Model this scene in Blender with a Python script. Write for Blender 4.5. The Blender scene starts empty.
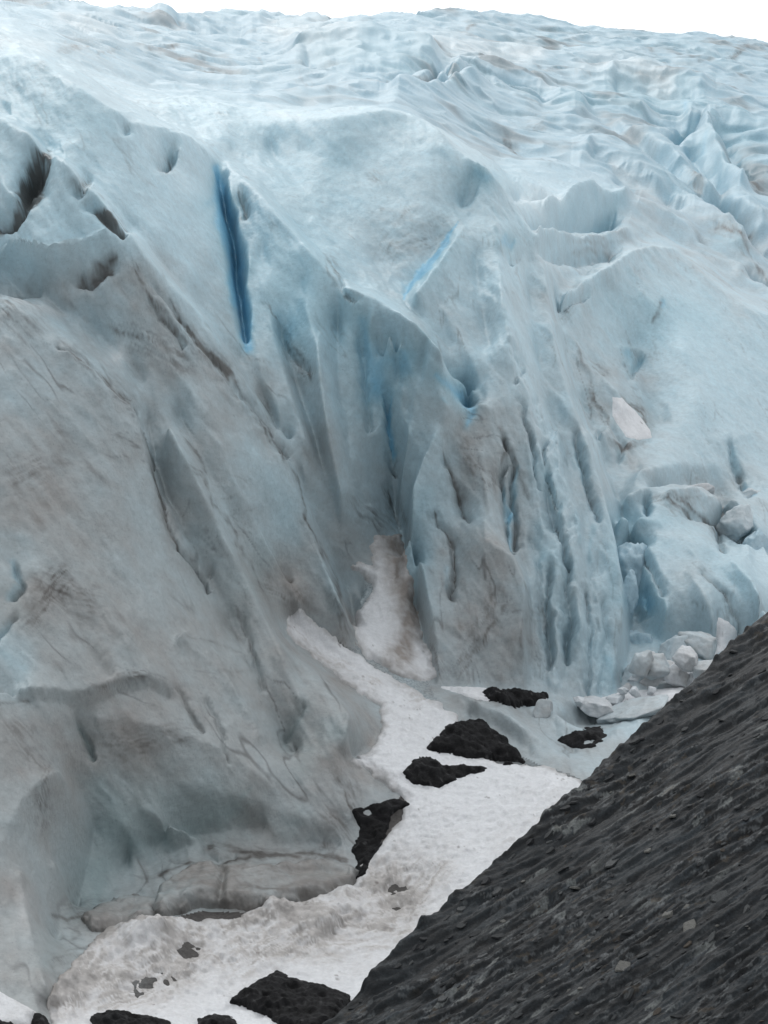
import bpy, math, random
import numpy as np
from mathutils import Vector

SC = bpy.context.scene
COL = SC.collection
F = 1728.0                       # focal length in photo pixels, camera at the origin looking along +Y
CX, CY = 384.0, 512.0
DV = np.array([0.0, -0.70, 0.714])   # direction in which the ice relief is raised: outwards and up
STEP = 1.3
A0, A1 = -180.0, 948.0
BB = 1130.0
rng = np.random.RandomState(7)

# ------------------------------------------------------------------ noise
_perm = np.random.RandomState(3).permutation(256).astype(np.int32)
_perm = np.concatenate([_perm, _perm, _perm])
_g3 = np.random.RandomState(5).normal(size=(256, 3)).astype(np.float32)
_g3 /= np.linalg.norm(_g3, axis=1)[:, None]

def perlin(x, y, z=0.0, seed=0):
    x = np.asarray(x, np.float32) + seed * 17.31
    y = np.asarray(y, np.float32) + seed * 7.77
    z = np.asarray(z, np.float32) + seed * 3.13 + np.zeros_like(x)
    xi = np.floor(x); yi = np.floor(y); zi = np.floor(z)
    fx = x - xi; fy = y - yi; fz = z - zi
    xi = xi.astype(np.int32) & 255; yi = yi.astype(np.int32) & 255; zi = zi.astype(np.int32) & 255
    u = fx*fx*fx*(fx*(fx*6-15)+10); v = fy*fy*fy*(fy*(fy*6-15)+10); w = fz*fz*fz*(fz*(fz*6-15)+10)
    def corner(dx, dy, dz):
        h = _perm[_perm[_perm[xi+dx] + yi+dy] + zi+dz]
        g = _g3[h]
        return g[..., 0]*(fx-dx) + g[..., 1]*(fy-dy) + g[..., 2]*(fz-dz)
    x00 = corner(0,0,0)*(1-u) + corner(1,0,0)*u
    x10 = corner(0,1,0)*(1-u) + corner(1,1,0)*u
    x01 = corner(0,0,1)*(1-u) + corner(1,0,1)*u
    x11 = corner(0,1,1)*(1-u) + corner(1,1,1)*u
    return ((x00*(1-v)+x10*v)*(1-w) + (x01*(1-v)+x11*v)*w) * 1.6

def fbm(x, y, z=0.0, oct=4, seed=0, gain=0.5):
    s = 0; a = 1.0; t = 0
    for i in range(oct):
        s = s + a*perlin(x*(2.0**i), y*(2.0**i), z*(2.0**i), seed+i)
        t += a; a *= gain
    return s/t

def sstep(e0, e1, x):
    t = np.clip((x-e0)/(e1-e0), 0, 1)
    return t*t*(3-2*t)

def blur(img, sig):
    r = int(math.ceil(sig*3)); k = np.exp(-0.5*(np.arange(-r, r+1)/sig)**2); k /= k.sum()
    p = np.pad(img, ((r, r), (r, r)), mode='edge')
    t = sum(k[i]*p[i:i+img.shape[0], :] for i in range(2*r+1))
    return sum(k[i]*t[:, i:i+img.shape[1]] for i in range(2*r+1))

# ------------------------------------------------------------------ the smooth slope: gully, wall, icefield
SKY = np.array([(-180,-34),(0,-9),(60,0),(75,4),(130,12),(200,20),(250,18),(262,14),(290,14),(330,18),(420,15),(500,14),(530,18),
                (560,22),(600,28),(650,32),(700,35),(745,41),(768,46),(948,84)], float)
def skyline(a): return np.interp(a, SKY[:, 0], SKY[:, 1])

DEPTH = np.array([
 (-170,1120,45),(0,1024,50),(150,1024,50),(330,1010,52),(500,1024,50),(700,1024,46),(920,1100,44),
 (40,930,56),(0,800,58),(150,880,61),(220,910,60),(350,875,65),(450,880,62),(590,790,70),(700,800,70),(860,750,78),(-160,850,54),
 (390,770,70),(380,715,74),(300,625,79),(400,545,85),(430,680,79),(530,695,80),(610,700,82),(700,655,88),(768,610,95),(920,560,108),
 (0,650,63),(0,500,68),(0,400,73),(0,300,80),(0,200,92),(0,120,100),(0,60,116),(0,30,190),(0,14,290),(0,-9,370),
 (-160,600,62),(-160,400,70),(-160,200,90),(-160,60,112),(-160,10,220),(-170,-34,380),
 (150,700,66),(250,700,70),(150,500,72),(250,500,77),(250,350,86),(250,200,104),(250,135,122),(250,98,165),(250,60,260),(250,18,380),
 (500,600,83),(500,400,92),(500,250,106),(500,185,120),(500,145,175),(500,80,260),(500,14,380),(380,300,96),(380,430,86),(380,200,108),(380,135,124),(380,96,170),(120,140,108),(120,95,140),
 (620,500,98),(700,500,108),(700,300,140),(700,200,185),(700,120,245),(700,60,330),(700,35,390),(600,350,115),
 (900,500,122),(900,300,160),(900,150,270),(940,84,400)], float)

def _tps(r2): return np.where(r2 > 0, 0.5*r2*np.log(np.maximum(r2, 1e-12)), 0.0)
_c = DEPTH[:, :2]/500.0
_K = _tps(((_c[:, None]-_c[None])**2).sum(-1)) + 2e-3*np.eye(len(_c))
_P = np.c_[np.ones(len(_c)), _c]
_M = np.block([[_K, _P], [_P.T, np.zeros((3, 3))]])
_w = np.linalg.solve(_M, np.r_[np.log(DEPTH[:, 2]), 0, 0, 0])
GA = np.linspace(A0-40, A1+40, 120); GB = np.linspace(-60, BB+60, 130)
_ga, _gb = np.meshgrid(GA, GB)
_q = np.c_[_ga.ravel(), _gb.ravel()]/500.0
_GD = (_tps(((_q[:, None]-_c[None])**2).sum(-1)) @ _w[:len(_c)] + np.c_[np.ones(len(_q)), _q] @ _w[len(_c):]).reshape(_ga.shape)
def depth0(a, b):
    ia = np.clip((a-GA[0])/(GA[1]-GA[0]), 0, len(GA)-1.001); ib = np.clip((b-GB[0])/(GB[1]-GB[0]), 0, len(GB)-1.001)
    i = ia.astype(int); j = ib.astype(int); u = ia-i; v = ib-j
    g = (_GD[j, i]*(1-u)+_GD[j, i+1]*u)*(1-v) + (_GD[j+1, i]*(1-u)+_GD[j+1, i+1]*u)*v
    return np.exp(g)
def base(a, b):
    y = depth0(a, b)
    return np.stack([(a-CX)/F*y, y, (CY-b)/F*y], -1)
def project(p):
    return CX+F*p[..., 0]/p[..., 1], CY-F*p[..., 2]/p[..., 1]
def at(px, py, y):
    return Vector(((px-CX)/F*y, y, (CY-py)/F*y))
def invert(px, py, n):
    a = np.array(px, float); b = np.array(py, float)
    for _ in range(16):
        x, y = project(base(a, b) + np.asarray(n)[:, None]*DV)
        a -= 0.8*(x-px); b -= 0.8*(y-py)
        b = np.maximum(b, skyline(a))
    return a, b

NC = int((A1-A0)/STEP)+1
NR = 1130
ca = np.linspace(A0, A1, NC); TRK = np.array([0, .36, 1.0]); TRV = np.array([0, .135, 1.0])      # finer rows across the far icefield
tr = np.interp(np.linspace(0, 1, NR), TRK, TRV)
GAa = np.tile(ca, (NR, 1))
SKa = skyline(GAa)
GBb = SKa + (BB-SKa)*tr[:, None]

# ------------------------------------------------------------------ crests, valleys and lips of the ice (x, y, height above the slope)
L = []
def ln(*p):
    q = np.array(p, float); q[:, 2] *= 1.65; L.append(q)
ln(*[(x, y, 0) for x, y in SKY])
# far left fin: crest, and the icefield behind it
ln((-180,0,4.6),(-60,22,4.6),(0,46,4.6),(45,66,4.8),(75,85,4.8),(110,108,4.6),(135,122,4.2),(165,130,3.7),(190,136,3.4),(206,150,3.1),(212,165,2.7),(214,185,2.4),(219,212,2.4),(224,250,2.4),(229,288,2.1),(236,330,1.7),(243,356,1.2))
ln((-180,-10,1.5),(-60,10,1.5),(0,36,1.5),(45,56,1.6),(75,75,1.7),(110,98,1.8),(135,112,1.9),(165,124,1.8),(190,129,1.8),(205,143,1.8))
ln((-60,75,4.5),(0,90,4.5),(40,118,4.3),(80,150,4.1),(120,190,3.7),(160,235,3.1),(190,270,2.5),(215,310,1.9))
ln((165,150,3.3),(185,180,3.1),(200,230,2.8),(215,280,2.3))
# between far left fin and front slab
ln((-180,60,4.4),(-60,90,4.4),(0,113,4.3),(30,125,4.2),(60,152,4.1),(100,187,3.8),(130,220,3.4),(155,255,2.9),(200,307,2.0),(240,366,1.1),(270,416,.5),(290,458,.0))
ln((-180,70,5),(-60,98,5),(0,121,5),(25,130,5),(60,160,5),(100,196,4.9),(125,226,4.5),(150,262,3.9),(175,291,3.3),(200,317,2.7),(240,377,1.8),(270,426,1.1),(292,468,.4))
ln((300,478,.0),(316,520,-.3),(334,560,-.6),(351,600,-.8),(354,640,-.3))
ln((285,450,1.4),(296,490,1.7),(310,530,1.8),(324,565,1.8),(339,600,1.6),(346,625,1.1))
ln((0,180,4.2),(20,200,4.2),(35,190,3.7),(45,172,4.0))
ln((-60,250,2.6),(0,270,2.5),(40,298,2.1),(75,318,2.0),(115,352,1.8),(145,388,1.4))
ln((30,240,3.6),(70,240,3.8),(100,275,3.4),(140,310,2.9),(170,350,2.4),(200,410,1.8),(230,470,1.4),(262,540,1.2),(290,590,.8))
# dirt lined crest of left wall and the crack below it
ln((-180,230,3.4),(-60,270,3.3),(0,297,3.3),(30,318,3.2),(60,345,3.1),(100,378,2.8),(130,402,2.5),(140,425,2.2),(147,460,1.9),(158,495,1.6),(178,540,1.2),(205,588,.8))
ln((148,425,.9),(155,460,.8),(166,495,.7),(185,535,.7),(212,585,.5))
ln((168,425,2.1),(195,478,2.3),(225,538,2.2),(252,592,1.9),(280,648,1.5),(302,705,1.0))
ln((180,420,1.1),(207,472,1.1),(237,532,1.0),(264,586,.8),(290,640,.5))
ln((215,440,1.6),(245,500,1.5),(275,560,1.4),(300,605,1.1))
ln((172,505,1.0),(200,560,.8),(228,615,.7),(258,682,.5),(282,728,.0),(296,760,-.3))
# left wall body
ln((0,400,2.5),(60,450,2.2),(110,480,2.0))
ln((-180,550,2),(0,560,1.8),(60,580,1.8),(120,600,1.6),(180,640,1.4))
ln((-180,690,1.7),(0,690,1.6),(40,688,1.7),(75,690,1.7),(110,682,1.7),(150,676,1.6),(172,688,1.3))
ln((-180,708,1.1),(0,704,1.1),(40,704,1.2),(75,704,1.3),(110,697,1.3),(150,692,1.2),(170,702,1.0))
ln((70,712,1.2),(80,732,.5),(92,756,.2))
ln((95,715,1.2),(140,725,1.3),(190,735,1.3),(240,760,1.0),(275,790,.7))
ln((-180,850,1.8),(0,850,1.8),(20,800,1.7),(45,780,1.5),(60,770,1.2))
ln((20,870,1.7),(30,930,1.3),(45,985,.9),(55,1018,.2))
ln((55,860,.9),(62,900,.2),(58,950,.0))
ln((80,790,-.1),(95,830,-.7),(85,880,-.9),(75,915,-.8))
ln((110,790,.3),(125,830,.0),(140,845,-.3))
ln((130,860,-.9),(110,895,-.8),(98,912,-.5))
ln((150,848,-.5),(175,842,-.5),(205,838,-.5),(235,832,-.3),(265,828,-.2))
ln((130,800,.4),(170,825,.4),(200,830,.2))
ln((140,770,.7),(200,790,.7),(240,800,.5),(290,815,.3),(330,825,.3))
# ledge slab at the foot
ln((165,872,-.2),(215,866,-.1),(260,868,.1),(300,862,.1),(345,864,.1))
ln((150,914,.1),(200,906,.2),(260,908,.2),(330,898,.2),(362,884,.1))
ln((148,872,-.6),(165,859,-.6),(190,848,-.5),(215,846,-.4),(260,852,-.3),(300,846,-.2),(340,849,-.2))

# rounded bulge above the snow
ln((300,660,.9),(330,690,1.2),(350,715,1.3),(345,740,1.1),(320,755,.8))
ln((285,640,.3),(320,665,.2),(355,694,.1),(376,704,.0),(382,725,0),(368,748,0),(350,760,.1))
ln((330,780,.7),(345,800,.5),(355,825,.1))
# right fin of the blue crevasse
ln((226,162,2.2),(238,174,2.7),(255,190,3.1),(280,218,3.3),(305,247,3.4),(330,273,3.4),(350,289,3.4),(372,299,3.4),(400,311,3.7),(425,334,3.8),(442,352,3.8))
ln((442,352,3.8),(440,372,3.2),(438,395,2.8),(455,420,2.3),(464,436,1.9))
ln((230,152,1.8),(262,183,1.9),(285,210,1.9),(310,239,1.9),(350,281,1.9),(400,302,1.8),(430,327,1.7),(450,350,1.5))
ln((225,180,2.3),(229,196,2.4),(237,210,2.2),(236,226,2.3),(244,244,2.1),(249,264,2.2),(245,288,1.9),(252,308,1.8),(250,332,1.6),(262,375,1.3),(280,420,.9),(305,470,.7))
ln((219,176,1.9),(218,190,1.5),(226,212,1.1),(227,228,1.0),(234,246,.8),(238,266,.7),(236,290,.5),(242,312,.5),(243,330,.6),(248,356,.8))
ln((372,314,3.1),(365,335,2.4),(366,370,1.6),(378,410,.9),(387,445,.2),(392,480,-.8),(395,512,-1.5),(400,535,-1.2))
ln((300,285,2.6),(316,340,2.4),(322,400,2.0),(330,450,1.6),(342,500,1.1))
ln((338,330,1.9),(338,390,1.2),(347,440,.8),(357,490,.3),(368,525,.0))
ln((280,330,1.5),(296,385,.9),(312,430,.6),(328,480,.4),(345,540,.0))
ln((262,250,2.4),(268,300,2.1),(276,345,1.8),(292,400,1.4),(306,440,1.2))
ln((388,322,3.5),(397,338,3.2),(404,352,2.6))
ln((378,350,2.0),(390,368,1.7),(402,388,1.8))
ln((425,360,2.9),(415,400,2.1),(408,440,1.5),(402,475,.5))
# big pale face and its crest
ln((150,104,1.4),(165,99,2.0),(200,97,2.2),(225,108,2.2),(250,119,2.2),(280,122,2.4),(320,118,2.8),(355,115,3.2),(385,110,3.5),(410,116,3.5),(430,125,3.4),(450,142,3.2),(470,161,3),(486,168,3.1),(500,186,3),(515,204,2.7))
ln((150,94,-.4),(165,89,-.4),(200,88,-.4),(225,98,-.4),(250,110,-.4),(280,113,-.4),(320,109,-.5),(355,106,-.6),(385,100,-.6),(410,106,-.6),(430,115,-.6),(450,131,-.6),(472,150,-.6),(490,158,-.6),(508,176,-.5),(525,200,-.4),(545,228,-.4))
ln((300,150,1.9),(350,170,2.2),(390,195,2.2),(425,225,2.0),(440,242,1.7))
ln((270,150,1.5),(310,195,1.7),(350,235,1.7),(385,265,1.6),(405,285,1.3))
ln((470,180,2.4),(475,200,1.9),(460,215,1.3))

ln((460,218,2.1),(448,236,1.9),(436,252,1.7),(421,270,1.5),(409,287,1.4),(405,300,1.5))
# central pillar
ln((470,218,2.0),(480,212,2.4),(492,208,2.7),(510,212,2.7),(530,224,2.7),(543,248,2.8),(547,290,2.8),(551,330,2.8),(561,370,2.7),(574,410,2.6),(588,450,2.5),(603,490,2.5),(613,530,2.5),(620,570,2.3),(624,605,1.9),(619,645,1.0),(611,688,.2))
ln((551,245,-.2),(556,300,-.5),(560,330,-.6),(570,367,-.6),(583,408,-.8),(598,448,-.9),(613,488,-1),(623,528,-1),(630,570,-1.2),(634,610,-1.2),(629,650,-.9),(619,692,0))
ln((464,226,2.5),(454,242,2.6),(443,259,2.7),(428,278,2.6),(415,295,2.4),(411,303,2.0))
ln((497,222,3.0),(499,260,3.1),(503,300,3.2),(511,340,3.2),(521,380,3.0),(536,430,2.8),(551,480,2.4),(566,530,2.2),(578,580,1.9),(582,640,1.2))
ln((440,305,1.9),(462,345,1.9),(484,385,1.9))
ln((475,260,2.2),(480,300,2.1),(490,350,2.0))
ln((528,262,2.2),(530,300,2.1),(537,350,2.0),(548,400,1.9),(564,450,1.7),(581,510,1.7),(597,580,1.6))
# notch and pillars below it
ln((446,372,1.2),(455,392,.9),(463,408,.3),(467,420,.1),(468,430,.6))
ln((456,378,1.9),(468,384,1.9),(474,395,1.7))
ln((470,424,1.9),(480,404,2.4),(492,412,2.5),(502,430,2.4),(508,452,2.2),(512,480,1.7))
ln((440,428,2.3),(425,455,2.2),(411,488,2.0),(412,530,1.8),(424,580,1.4),(434,630,.9),(440,680,.2))
ln((402,520,-1.0),(407,560,-.7),(418,610,-.3),(430,660,-.1),(435,684,0))
ln((452,455,1.6),(458,490,1.4),(463,520,1.1),(452,548,1.2),(456,570,.9),(451,603,.7))
ln((480,450,2.3),(488,500,2.0),(484,540,2.0),(510,555,2.1),(524,580,2.1),(522,630,1.4),(518,690,.1))
ln((475,590,1.4),(480,640,.9),(478,688,0))
ln((512,500,1.2),(508,520,1.0),(520,548,.9),(530,585,1.2),(532,630,.8),(530,690,0))
ln((545,480,1.9),(548,505,1.4),(558,540,1.4))
ln((440,688,0),(480,692,0),(530,693,0),(580,702,0),(612,702,0),(640,696,0))
# right mass
ln((560,300,.3),(585,281,.9),(610,266,1.6),(630,253,2.1),(650,246,2.3),(672,250,2.3),(690,262,2.3),(710,282,2.3),(730,299,2.3),(750,311,2.3),(780,322,2.3),(870,350,2.3),(948,380,2.3))
ln((575,282,-.3),(605,258,-.2),(630,245,-.2),(650,238,-.2),(672,242,-.2),(700,258,-.2),(740,293,-.1),(780,313,-.1),(870,340,-.1),(948,368,-.1))
ln((640,290,1.6),(680,330,1.6),(700,400,1.5),(720,440,1.4),(768,430,1.5),(948,460,1.5))
ln((600,290,.6),(625,330,.3),(637,355,-.2),(648,395,-.3),(662,428,-.2))
ln((590,330,.1),(610,370,.1),(618,392,.2))
ln((600,430,-.1),(625,448,-.2),(650,445,-.2))
ln((640,470,.6),(690,465,.9),(740,470,1.0))
ln((615,500,-.4),(640,490,.6),(665,483,1.1),(700,488,1.2),(735,500,1.2),(760,530,1.2),(775,560,1.2),(800,600,1.2))
ln((650,503,-.3),(690,508,-.5),(712,525,-.6),(735,545,-.5),(755,565,-.4),(775,600,-.3))
ln((620,514,.5),(650,518,1.0),(680,528,1.5),(705,545,1.8),(730,562,2.0),(750,580,2.1),(763,600,2.1),(768,622,1.6))
ln((645,545,.8),(660,580,1.0),(668,610,.8))
ln((690,570,1.6),(705,600,1.5),(715,625,1.0))
ln((610,540,-.9),(625,600,-1.0),(645,635,-.8),(660,645,-.5),(690,640,-.2),(720,650,0),(768,640,0),(948,610,0))
# ice ramps at the end of the gully
ln((430,684,.2),(470,700,.5),(505,716,.7),(545,745,.6),(578,768,.2))
ln((470,716,.1),(500,732,.2),(530,755,.2))
ln((520,712,.2),(548,735,.2),(575,757,.0))
ln((545,705,.6),(565,722,.5),(590,738,.5))
ln((585,760,.2),(605,742,.5),(640,720,.6),(680,695,.5))
ln((600,725,-.2),(640,705,-.1))
ln((560,735,-.4),(580,728,-.5),(605,722,-.3))
# gully floor
ln((290,625,.1),(350,670,0),(420,720,0),(450,760,0),(520,775,0),(590,795,0))
ln((360,600,0),(395,560,0),(390,640,0))
ln((390,800,0),(400,850,0),(360,920,.2),(300,960,0),(200,1000,0),(80,1010,0))
ln((500,850,0),(420,950,0),(300,1040,0),(50,1100,0),(-180,1110,0))
ln((700,760,0),(600,900,0),(700,1000,0),(948,900,0))
ln((130,945,.5),(150,925,.7),(170,930,.6))
ln((265,905,.4),(300,915,.5),(330,925,.5),(345,890,.4),(360,915,.3))

def solve_relief():
    lev = []
    con_a, con_b, con_n = [], [], []
    for p in L:
        seg = np.hypot(np.diff(p[:, 0]), np.diff(p[:, 1])); s = np.r_[0, np.cumsum(seg)]
        q = np.arange(0, s[-1], 0.5)
        x, y, n = (np.interp(q, s, p[:, i]) for i in range(3))
        if len(x) > 12:      # soften the corners of the traced line
            k = np.ones(9)/9
            xs = np.convolve(np.pad(x, 4, mode='edge'), k, 'valid'); ys = np.convolve(np.pad(y, 4, mode='edge'), k, 'valid')
            x, y = xs, ys
        n = n + 0.10*np.sin(q*0.11 + x[0]) * (np.abs(n) > .15) * np.interp(np.abs(n), [0, 2], [.3, 1])
        a, b = invert(x, y, n)
        con_a.append(a); con_b.append(b); con_n.append(n)
    a = np.concatenate(con_a); b = np.concatenate(con_b); n = np.concatenate(con_n)
    sk = skyline(a)
    col = (a-A0)/(A1-A0); row = np.interp((b-sk)/(BB-sk), TRV, TRK, left=-1, right=2)
    ok = (col >= 0) & (col <= 1) & (row >= 0) & (row <= 1)
    col, row, n = col[ok], row[ok], n[ok]
    f = None
    sizes = []
    r, c = NR, NC
    while min(r, c) > 24:
        sizes.append((r, c)); r = (r+1)//2; c = (c+1)//2
    for (r, c) in sizes[::-1]:
        idx = np.rint(row*(r-1)).astype(int)*c + np.rint(col*(c-1)).astype(int)
        cnt = np.bincount(idx, minlength=r*c); val = np.bincount(idx, weights=n, minlength=r*c)
        m = (cnt > 0).reshape(r, c); v = (val/np.maximum(cnt, 1)).reshape(r, c)
        if f is None:
            f = np.full((r, c), n.mean())
        else:
            ri = np.linspace(0, f.shape[0]-1.001, r); ci = np.linspace(0, f.shape[1]-1.001, c)
            i = ri.astype(int)[:, None]; j = ci.astype(int)[None]; u = ri[:, None]-i; w = ci[None]-j
            f = (f[i, j]*(1-w)+f[i, j+1]*w)*(1-u) + (f[i+1, j]*(1-w)+f[i+1, j+1]*w)*u
        f = np.where(m, v, f)
        for _ in range(60 if min(r, c) > 400 else 150):
            p = np.pad(f, 1, mode='edge')
            g = 0.25*(p[:-2, 1:-1]+p[2:, 1:-1]+p[1:-1, :-2]+p[1:-1, 2:])
            f = np.where(m, v, g)
    return f

Nn = solve_relief()
Nn = 0.85*blur(Nn, 1.0) + 0.15*blur(Nn, 3.0)

P = base(GAa, GBb)
def place(n): return P + n[..., None]*DV
Q = place(Nn)
Px, Py = project(Q)
Dp = P[..., 1]

# ------------------------------------------------------------------ strokes: a soft edged line traced on the surface
def warped():
    k = np.minimum(1, 85/Dp)
    wx = fbm(Q[..., 0]*.45*k, Q[..., 1]*.2*k, Q[..., 2]*.45*k, 5, 11, .62); wy = fbm(Q[..., 0]*.45*k, Q[..., 1]*.2*k, Q[..., 2]*.45*k, 5, 23, .62)
    kk = 2.0+4.5*sstep(200, 100, Dp)
    return Px + 2*kk*wx*np.minimum(1, .5+k), Py + kk*wy
WX, WY = warped()
def stroke(pts, w, taper=True, x=None, y=None, sharp=2.0):
    x = WX if x is None else x; y = WY if y is None else y
    out = np.zeros(x.shape)
    pts = np.array(pts, float)
    if pts.shape[1] == 2: pts = np.c_[pts, np.full(len(pts), w)]
    wm = pts[:, 2].max()*2.2
    bb = (x > pts[:, 0].min()-wm) & (x < pts[:, 0].max()+wm) & (y > pts[:, 1].min()-wm) & (y < pts[:, 1].max()+wm)
    if not bb.any(): return out
    xs = x[bb]; ys = y[bb]; best = np.full(xs.shape, 9.0)
    if len(pts) == 1:
        best = np.hypot(xs-pts[0, 0], ys-pts[0, 1])/pts[0, 2]
    for (x0, y0, w0), (x1, y1, w1) in zip(pts[:-1], pts[1:]):
        dx, dy = x1-x0, y1-y0
        t = np.clip(((xs-x0)*dx+(ys-y0)*dy)/(dx*dx+dy*dy+1e-9), 0, 1)
        d = np.hypot(xs-x0-t*dx, ys-y0-t*dy)/(w0+(w1-w0)*t)
        best = np.minimum(best, d)
    out[bb] = np.exp(-best**sharp)
    return out

KF = np.minimum(1, 85/Dp)**1.4
RV = np.clip(1+1.1*fbm(Q[..., 0]/2.*KF, Q[..., 1]/5.*KF, Q[..., 2]/2.*KF, 3, 25)*.6, .3, 1.8)
# extra relief: grooves (negative) and ribs (positive): amplitude in metres, width in photo pixels
def relief(*items):
    global Nn
    for amp, w, pts in items:
        Nn = Nn + (1.45 if pts[0][1] < 135 and w >= 5 and pts[0][0] > 170 else 1.25)*amp*stroke(pts, w, sharp=1.4)*RV
relief(
 # icefield banks, hollows and crevasses
 (2.0,9,[(300,52),(345,46),(390,46),(430,56)]),(-2.0,6,[(310,62),(350,66),(400,66),(445,70)]),
 (-1.5,5,[(180,25),(210,33),(240,35)]),(1.6,8,[(160,18),(215,24),(260,25)]),
 (-2.2,6,[(618,84),(650,88),(690,96)]),(1.8,7,[(612,74),(650,76),(700,88)]),
 (-2.0,5,[(430,86),(470,80),(500,90),(540,98)]),(1.2,8,[(430,76),(480,70),(540,88)]),
 (-1.8,5,[(390,83),(420,86),(440,72)]),
 (1.4,9,[(400,92),(460,90),(520,100),(580,112),(640,112)]),
 (-1.6,7,[(545,105),(590,112),(650,118),(690,122)]),
 (-3.2,5,[(672,140),(684,131),(700,122)]),(2.0,8,[(690,118),(730,126),(768,142),(830,160)]),
 (1.5,8,[(560,105),(620,128),(670,160),(710,195),(760,225)]),
 (-1.4,7,[(590,115),(640,145),(690,185),(730,215)]),
 (1.2,8,[(590,150),(640,172),(690,205),(740,240)]),(-1.5,6,[(596,155),(630,172),(670,195)]),
 (-2.2,7,[(720,205),(735,220),(750,235),(790,260)]),(1.5,8,[(700,125),(712,150),(722,175),(740,190)]),
 (-1.8,7,[(720,140),(738,165),(750,175)]),(-1.8,8,[(690,150),(700,165),(720,190)]),
 (-2.2,9,[(545,222),(575,218),(610,216)]),(1.6,7,[(550,207),(590,200),(625,208)]),
 (-1.2,6,[(520,190),(545,195),(560,203)]),(-1.0,6,[(545,250),(580,258),(610,255)]),(.9,7,[(540,238),(580,245),(625,240)]),
 (-1.4,6,[(620,180),(640,196),(680,205)]),(-1.2,5,[(700,245),(730,262),(768,280)]),
 (1.0,8,[(640,215),(690,240),(740,270)]),
 # pits of the front slab
 (-.9,9,[(42,150),(40,180),(25,200),(5,222)]),(-.7,7,[(90,202),(105,214),(122,226)]),(-.5,7,[(75,188),(82,182)]),(-.8,10,[(90,275),(108,258)]),
 (.5,6,[(0,258),(40,255),(80,252),(105,240)]),(-.5,8,[(0,285),(40,290)]),
 (-.5,5,[(128,124),(130,128)]),(-.9,6,[(168,145),(166,160)]),(-.6,4,[(240,195),(246,215)]),
 # dirt cut grooves
 (-.25,3,[(60,345),(90,365),(130,400)]),(-.45,2.6,[(140,415),(144,440),(152,470),(165,505),(180,545),(207,588)]),
 (-.28,3,[(150,280),(180,320),(215,370),(245,400),(270,430),(285,455)]),(-.22,2.5,[(150,300),(175,335),(185,350)]),
 (.18,7,[(160,300),(190,345),(225,390),(255,430)]),
 (-.35,3,[(345,280),(350,292),(358,298)]),(-.25,4,[(275,330),(295,358),(305,370)]),
 (-.9,3.5,[(386,392),(391,430),(393,470)]),(.4,6,[(402,400),(404,440)]),(-.5,4,[(360,335),(364,380),(372,430)]),(.25,8,[(378,430),(385,480)]),(-.3,7,[(345,400),(350,450),(365,500)]),
 (.25,9,[(320,340),(335,430),(355,500)]),
 (-.35,3,[(443,460),(456,490),(468,520)]),(-.3,3,[(435,515),(450,535),(454,570),(452,600)]),
 (-.7,3,[(503,440),(511,470),(512,505),(520,545)]),(-.6,2.6,[(498,470),(504,510),(514,550)]),(-.6,3,[(543,440),(550,480),(560,525),(564,560)]),(-.5,2.6,[(577,430),(586,470),(596,520)]),(.3,4,[(507,450),(508,490),(514,530)]),(.35,4,[(556,440),(566,490),(575,540)]),(-.5,2.6,[(523,400),(531,440),(538,490)]),(-.5,3,[(566,560),(568,610),(566,660)]),(-.5,3,[(548,570),(550,620),(548,670)]),(-.5,3,[(586,590),(590,640),(588,690)]),
 (.25,5,[(530,450),(535,490),(545,540)]),(-.25,4,[(535,540),(540,590),(545,660)]),(-.2,4,[(560,560),(565,620),(566,680)]),(-.2,3,[(590,560),(596,620),(595,680)]),
 (.2,5,[(550,560),(555,620),(556,690)]),(.2,5,[(574,590),(580,650),(582,690)]),(-.25,4,[(604,600),(606,640),(600,690)]),
 (-.3,3,[(512,260),(508,240)]),(-.35,5,[(512,262),(520,255)]),
 (-.3,2.5,[(510,345),(516,360),(520,380)]),(-.3,3,[(535,400),(545,430)]),
 # right mass
 (-.5,3,[(728,440),(733,460),(737,478)]),(-.6,4,[(740,485),(748,492)]),(-.35,3,[(626,365),(634,378),(640,360)]),(.3,5,[(622,350),(640,352)]),
 (.4,8,[(600,385),(612,400),(620,415)]),(.4,7,[(592,440),(600,455)]),(-.4,3,[(615,425),(622,440),(618,460)]),(-.3,3,[(580,395),(590,420),(598,440)]),
 (-.4,3,[(560,312),(575,300),(590,292)]),(.3,7,[(560,330),(575,350),(585,375)]),
 (-.6,3,[(648,495),(652,510)]),(-.7,4,[(690,512),(715,520),(725,548)]),(.5,7,[(670,500),(700,495),(735,525),(750,560)]),
 (-.35,3,[(700,575),(725,595),(740,620),(738,640)]),
 (-.5,3,[(645,590),(650,610),(640,620)]),(-.5,4,[(640,550),(655,575),(662,590)]),
 # left wall
 (-.35,3,[(15,565),(22,590),(15,600)]),(-.3,3,[(0,640),(15,620)]),(-.3,3,[(75,722),(85,740),(92,758)]),
 (-.2,3,[(180,690),(190,710),(198,730)]),(-.18,2.5,[(205,700),(225,740),(232,765)]),(-.2,3,[(240,620),(250,650),(260,690)]),(-.3,4,[(288,740),(292,725),(300,705)]),
 
 (.25,6,[(185,640),(230,690),(260,740)]),(.2,8,[(100,600),(130,650)]),(-.2,6,[(60,600),(90,640),(110,670)]),
 (-.25,3,[(200,855),(215,862),(235,858)]),
)
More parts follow.
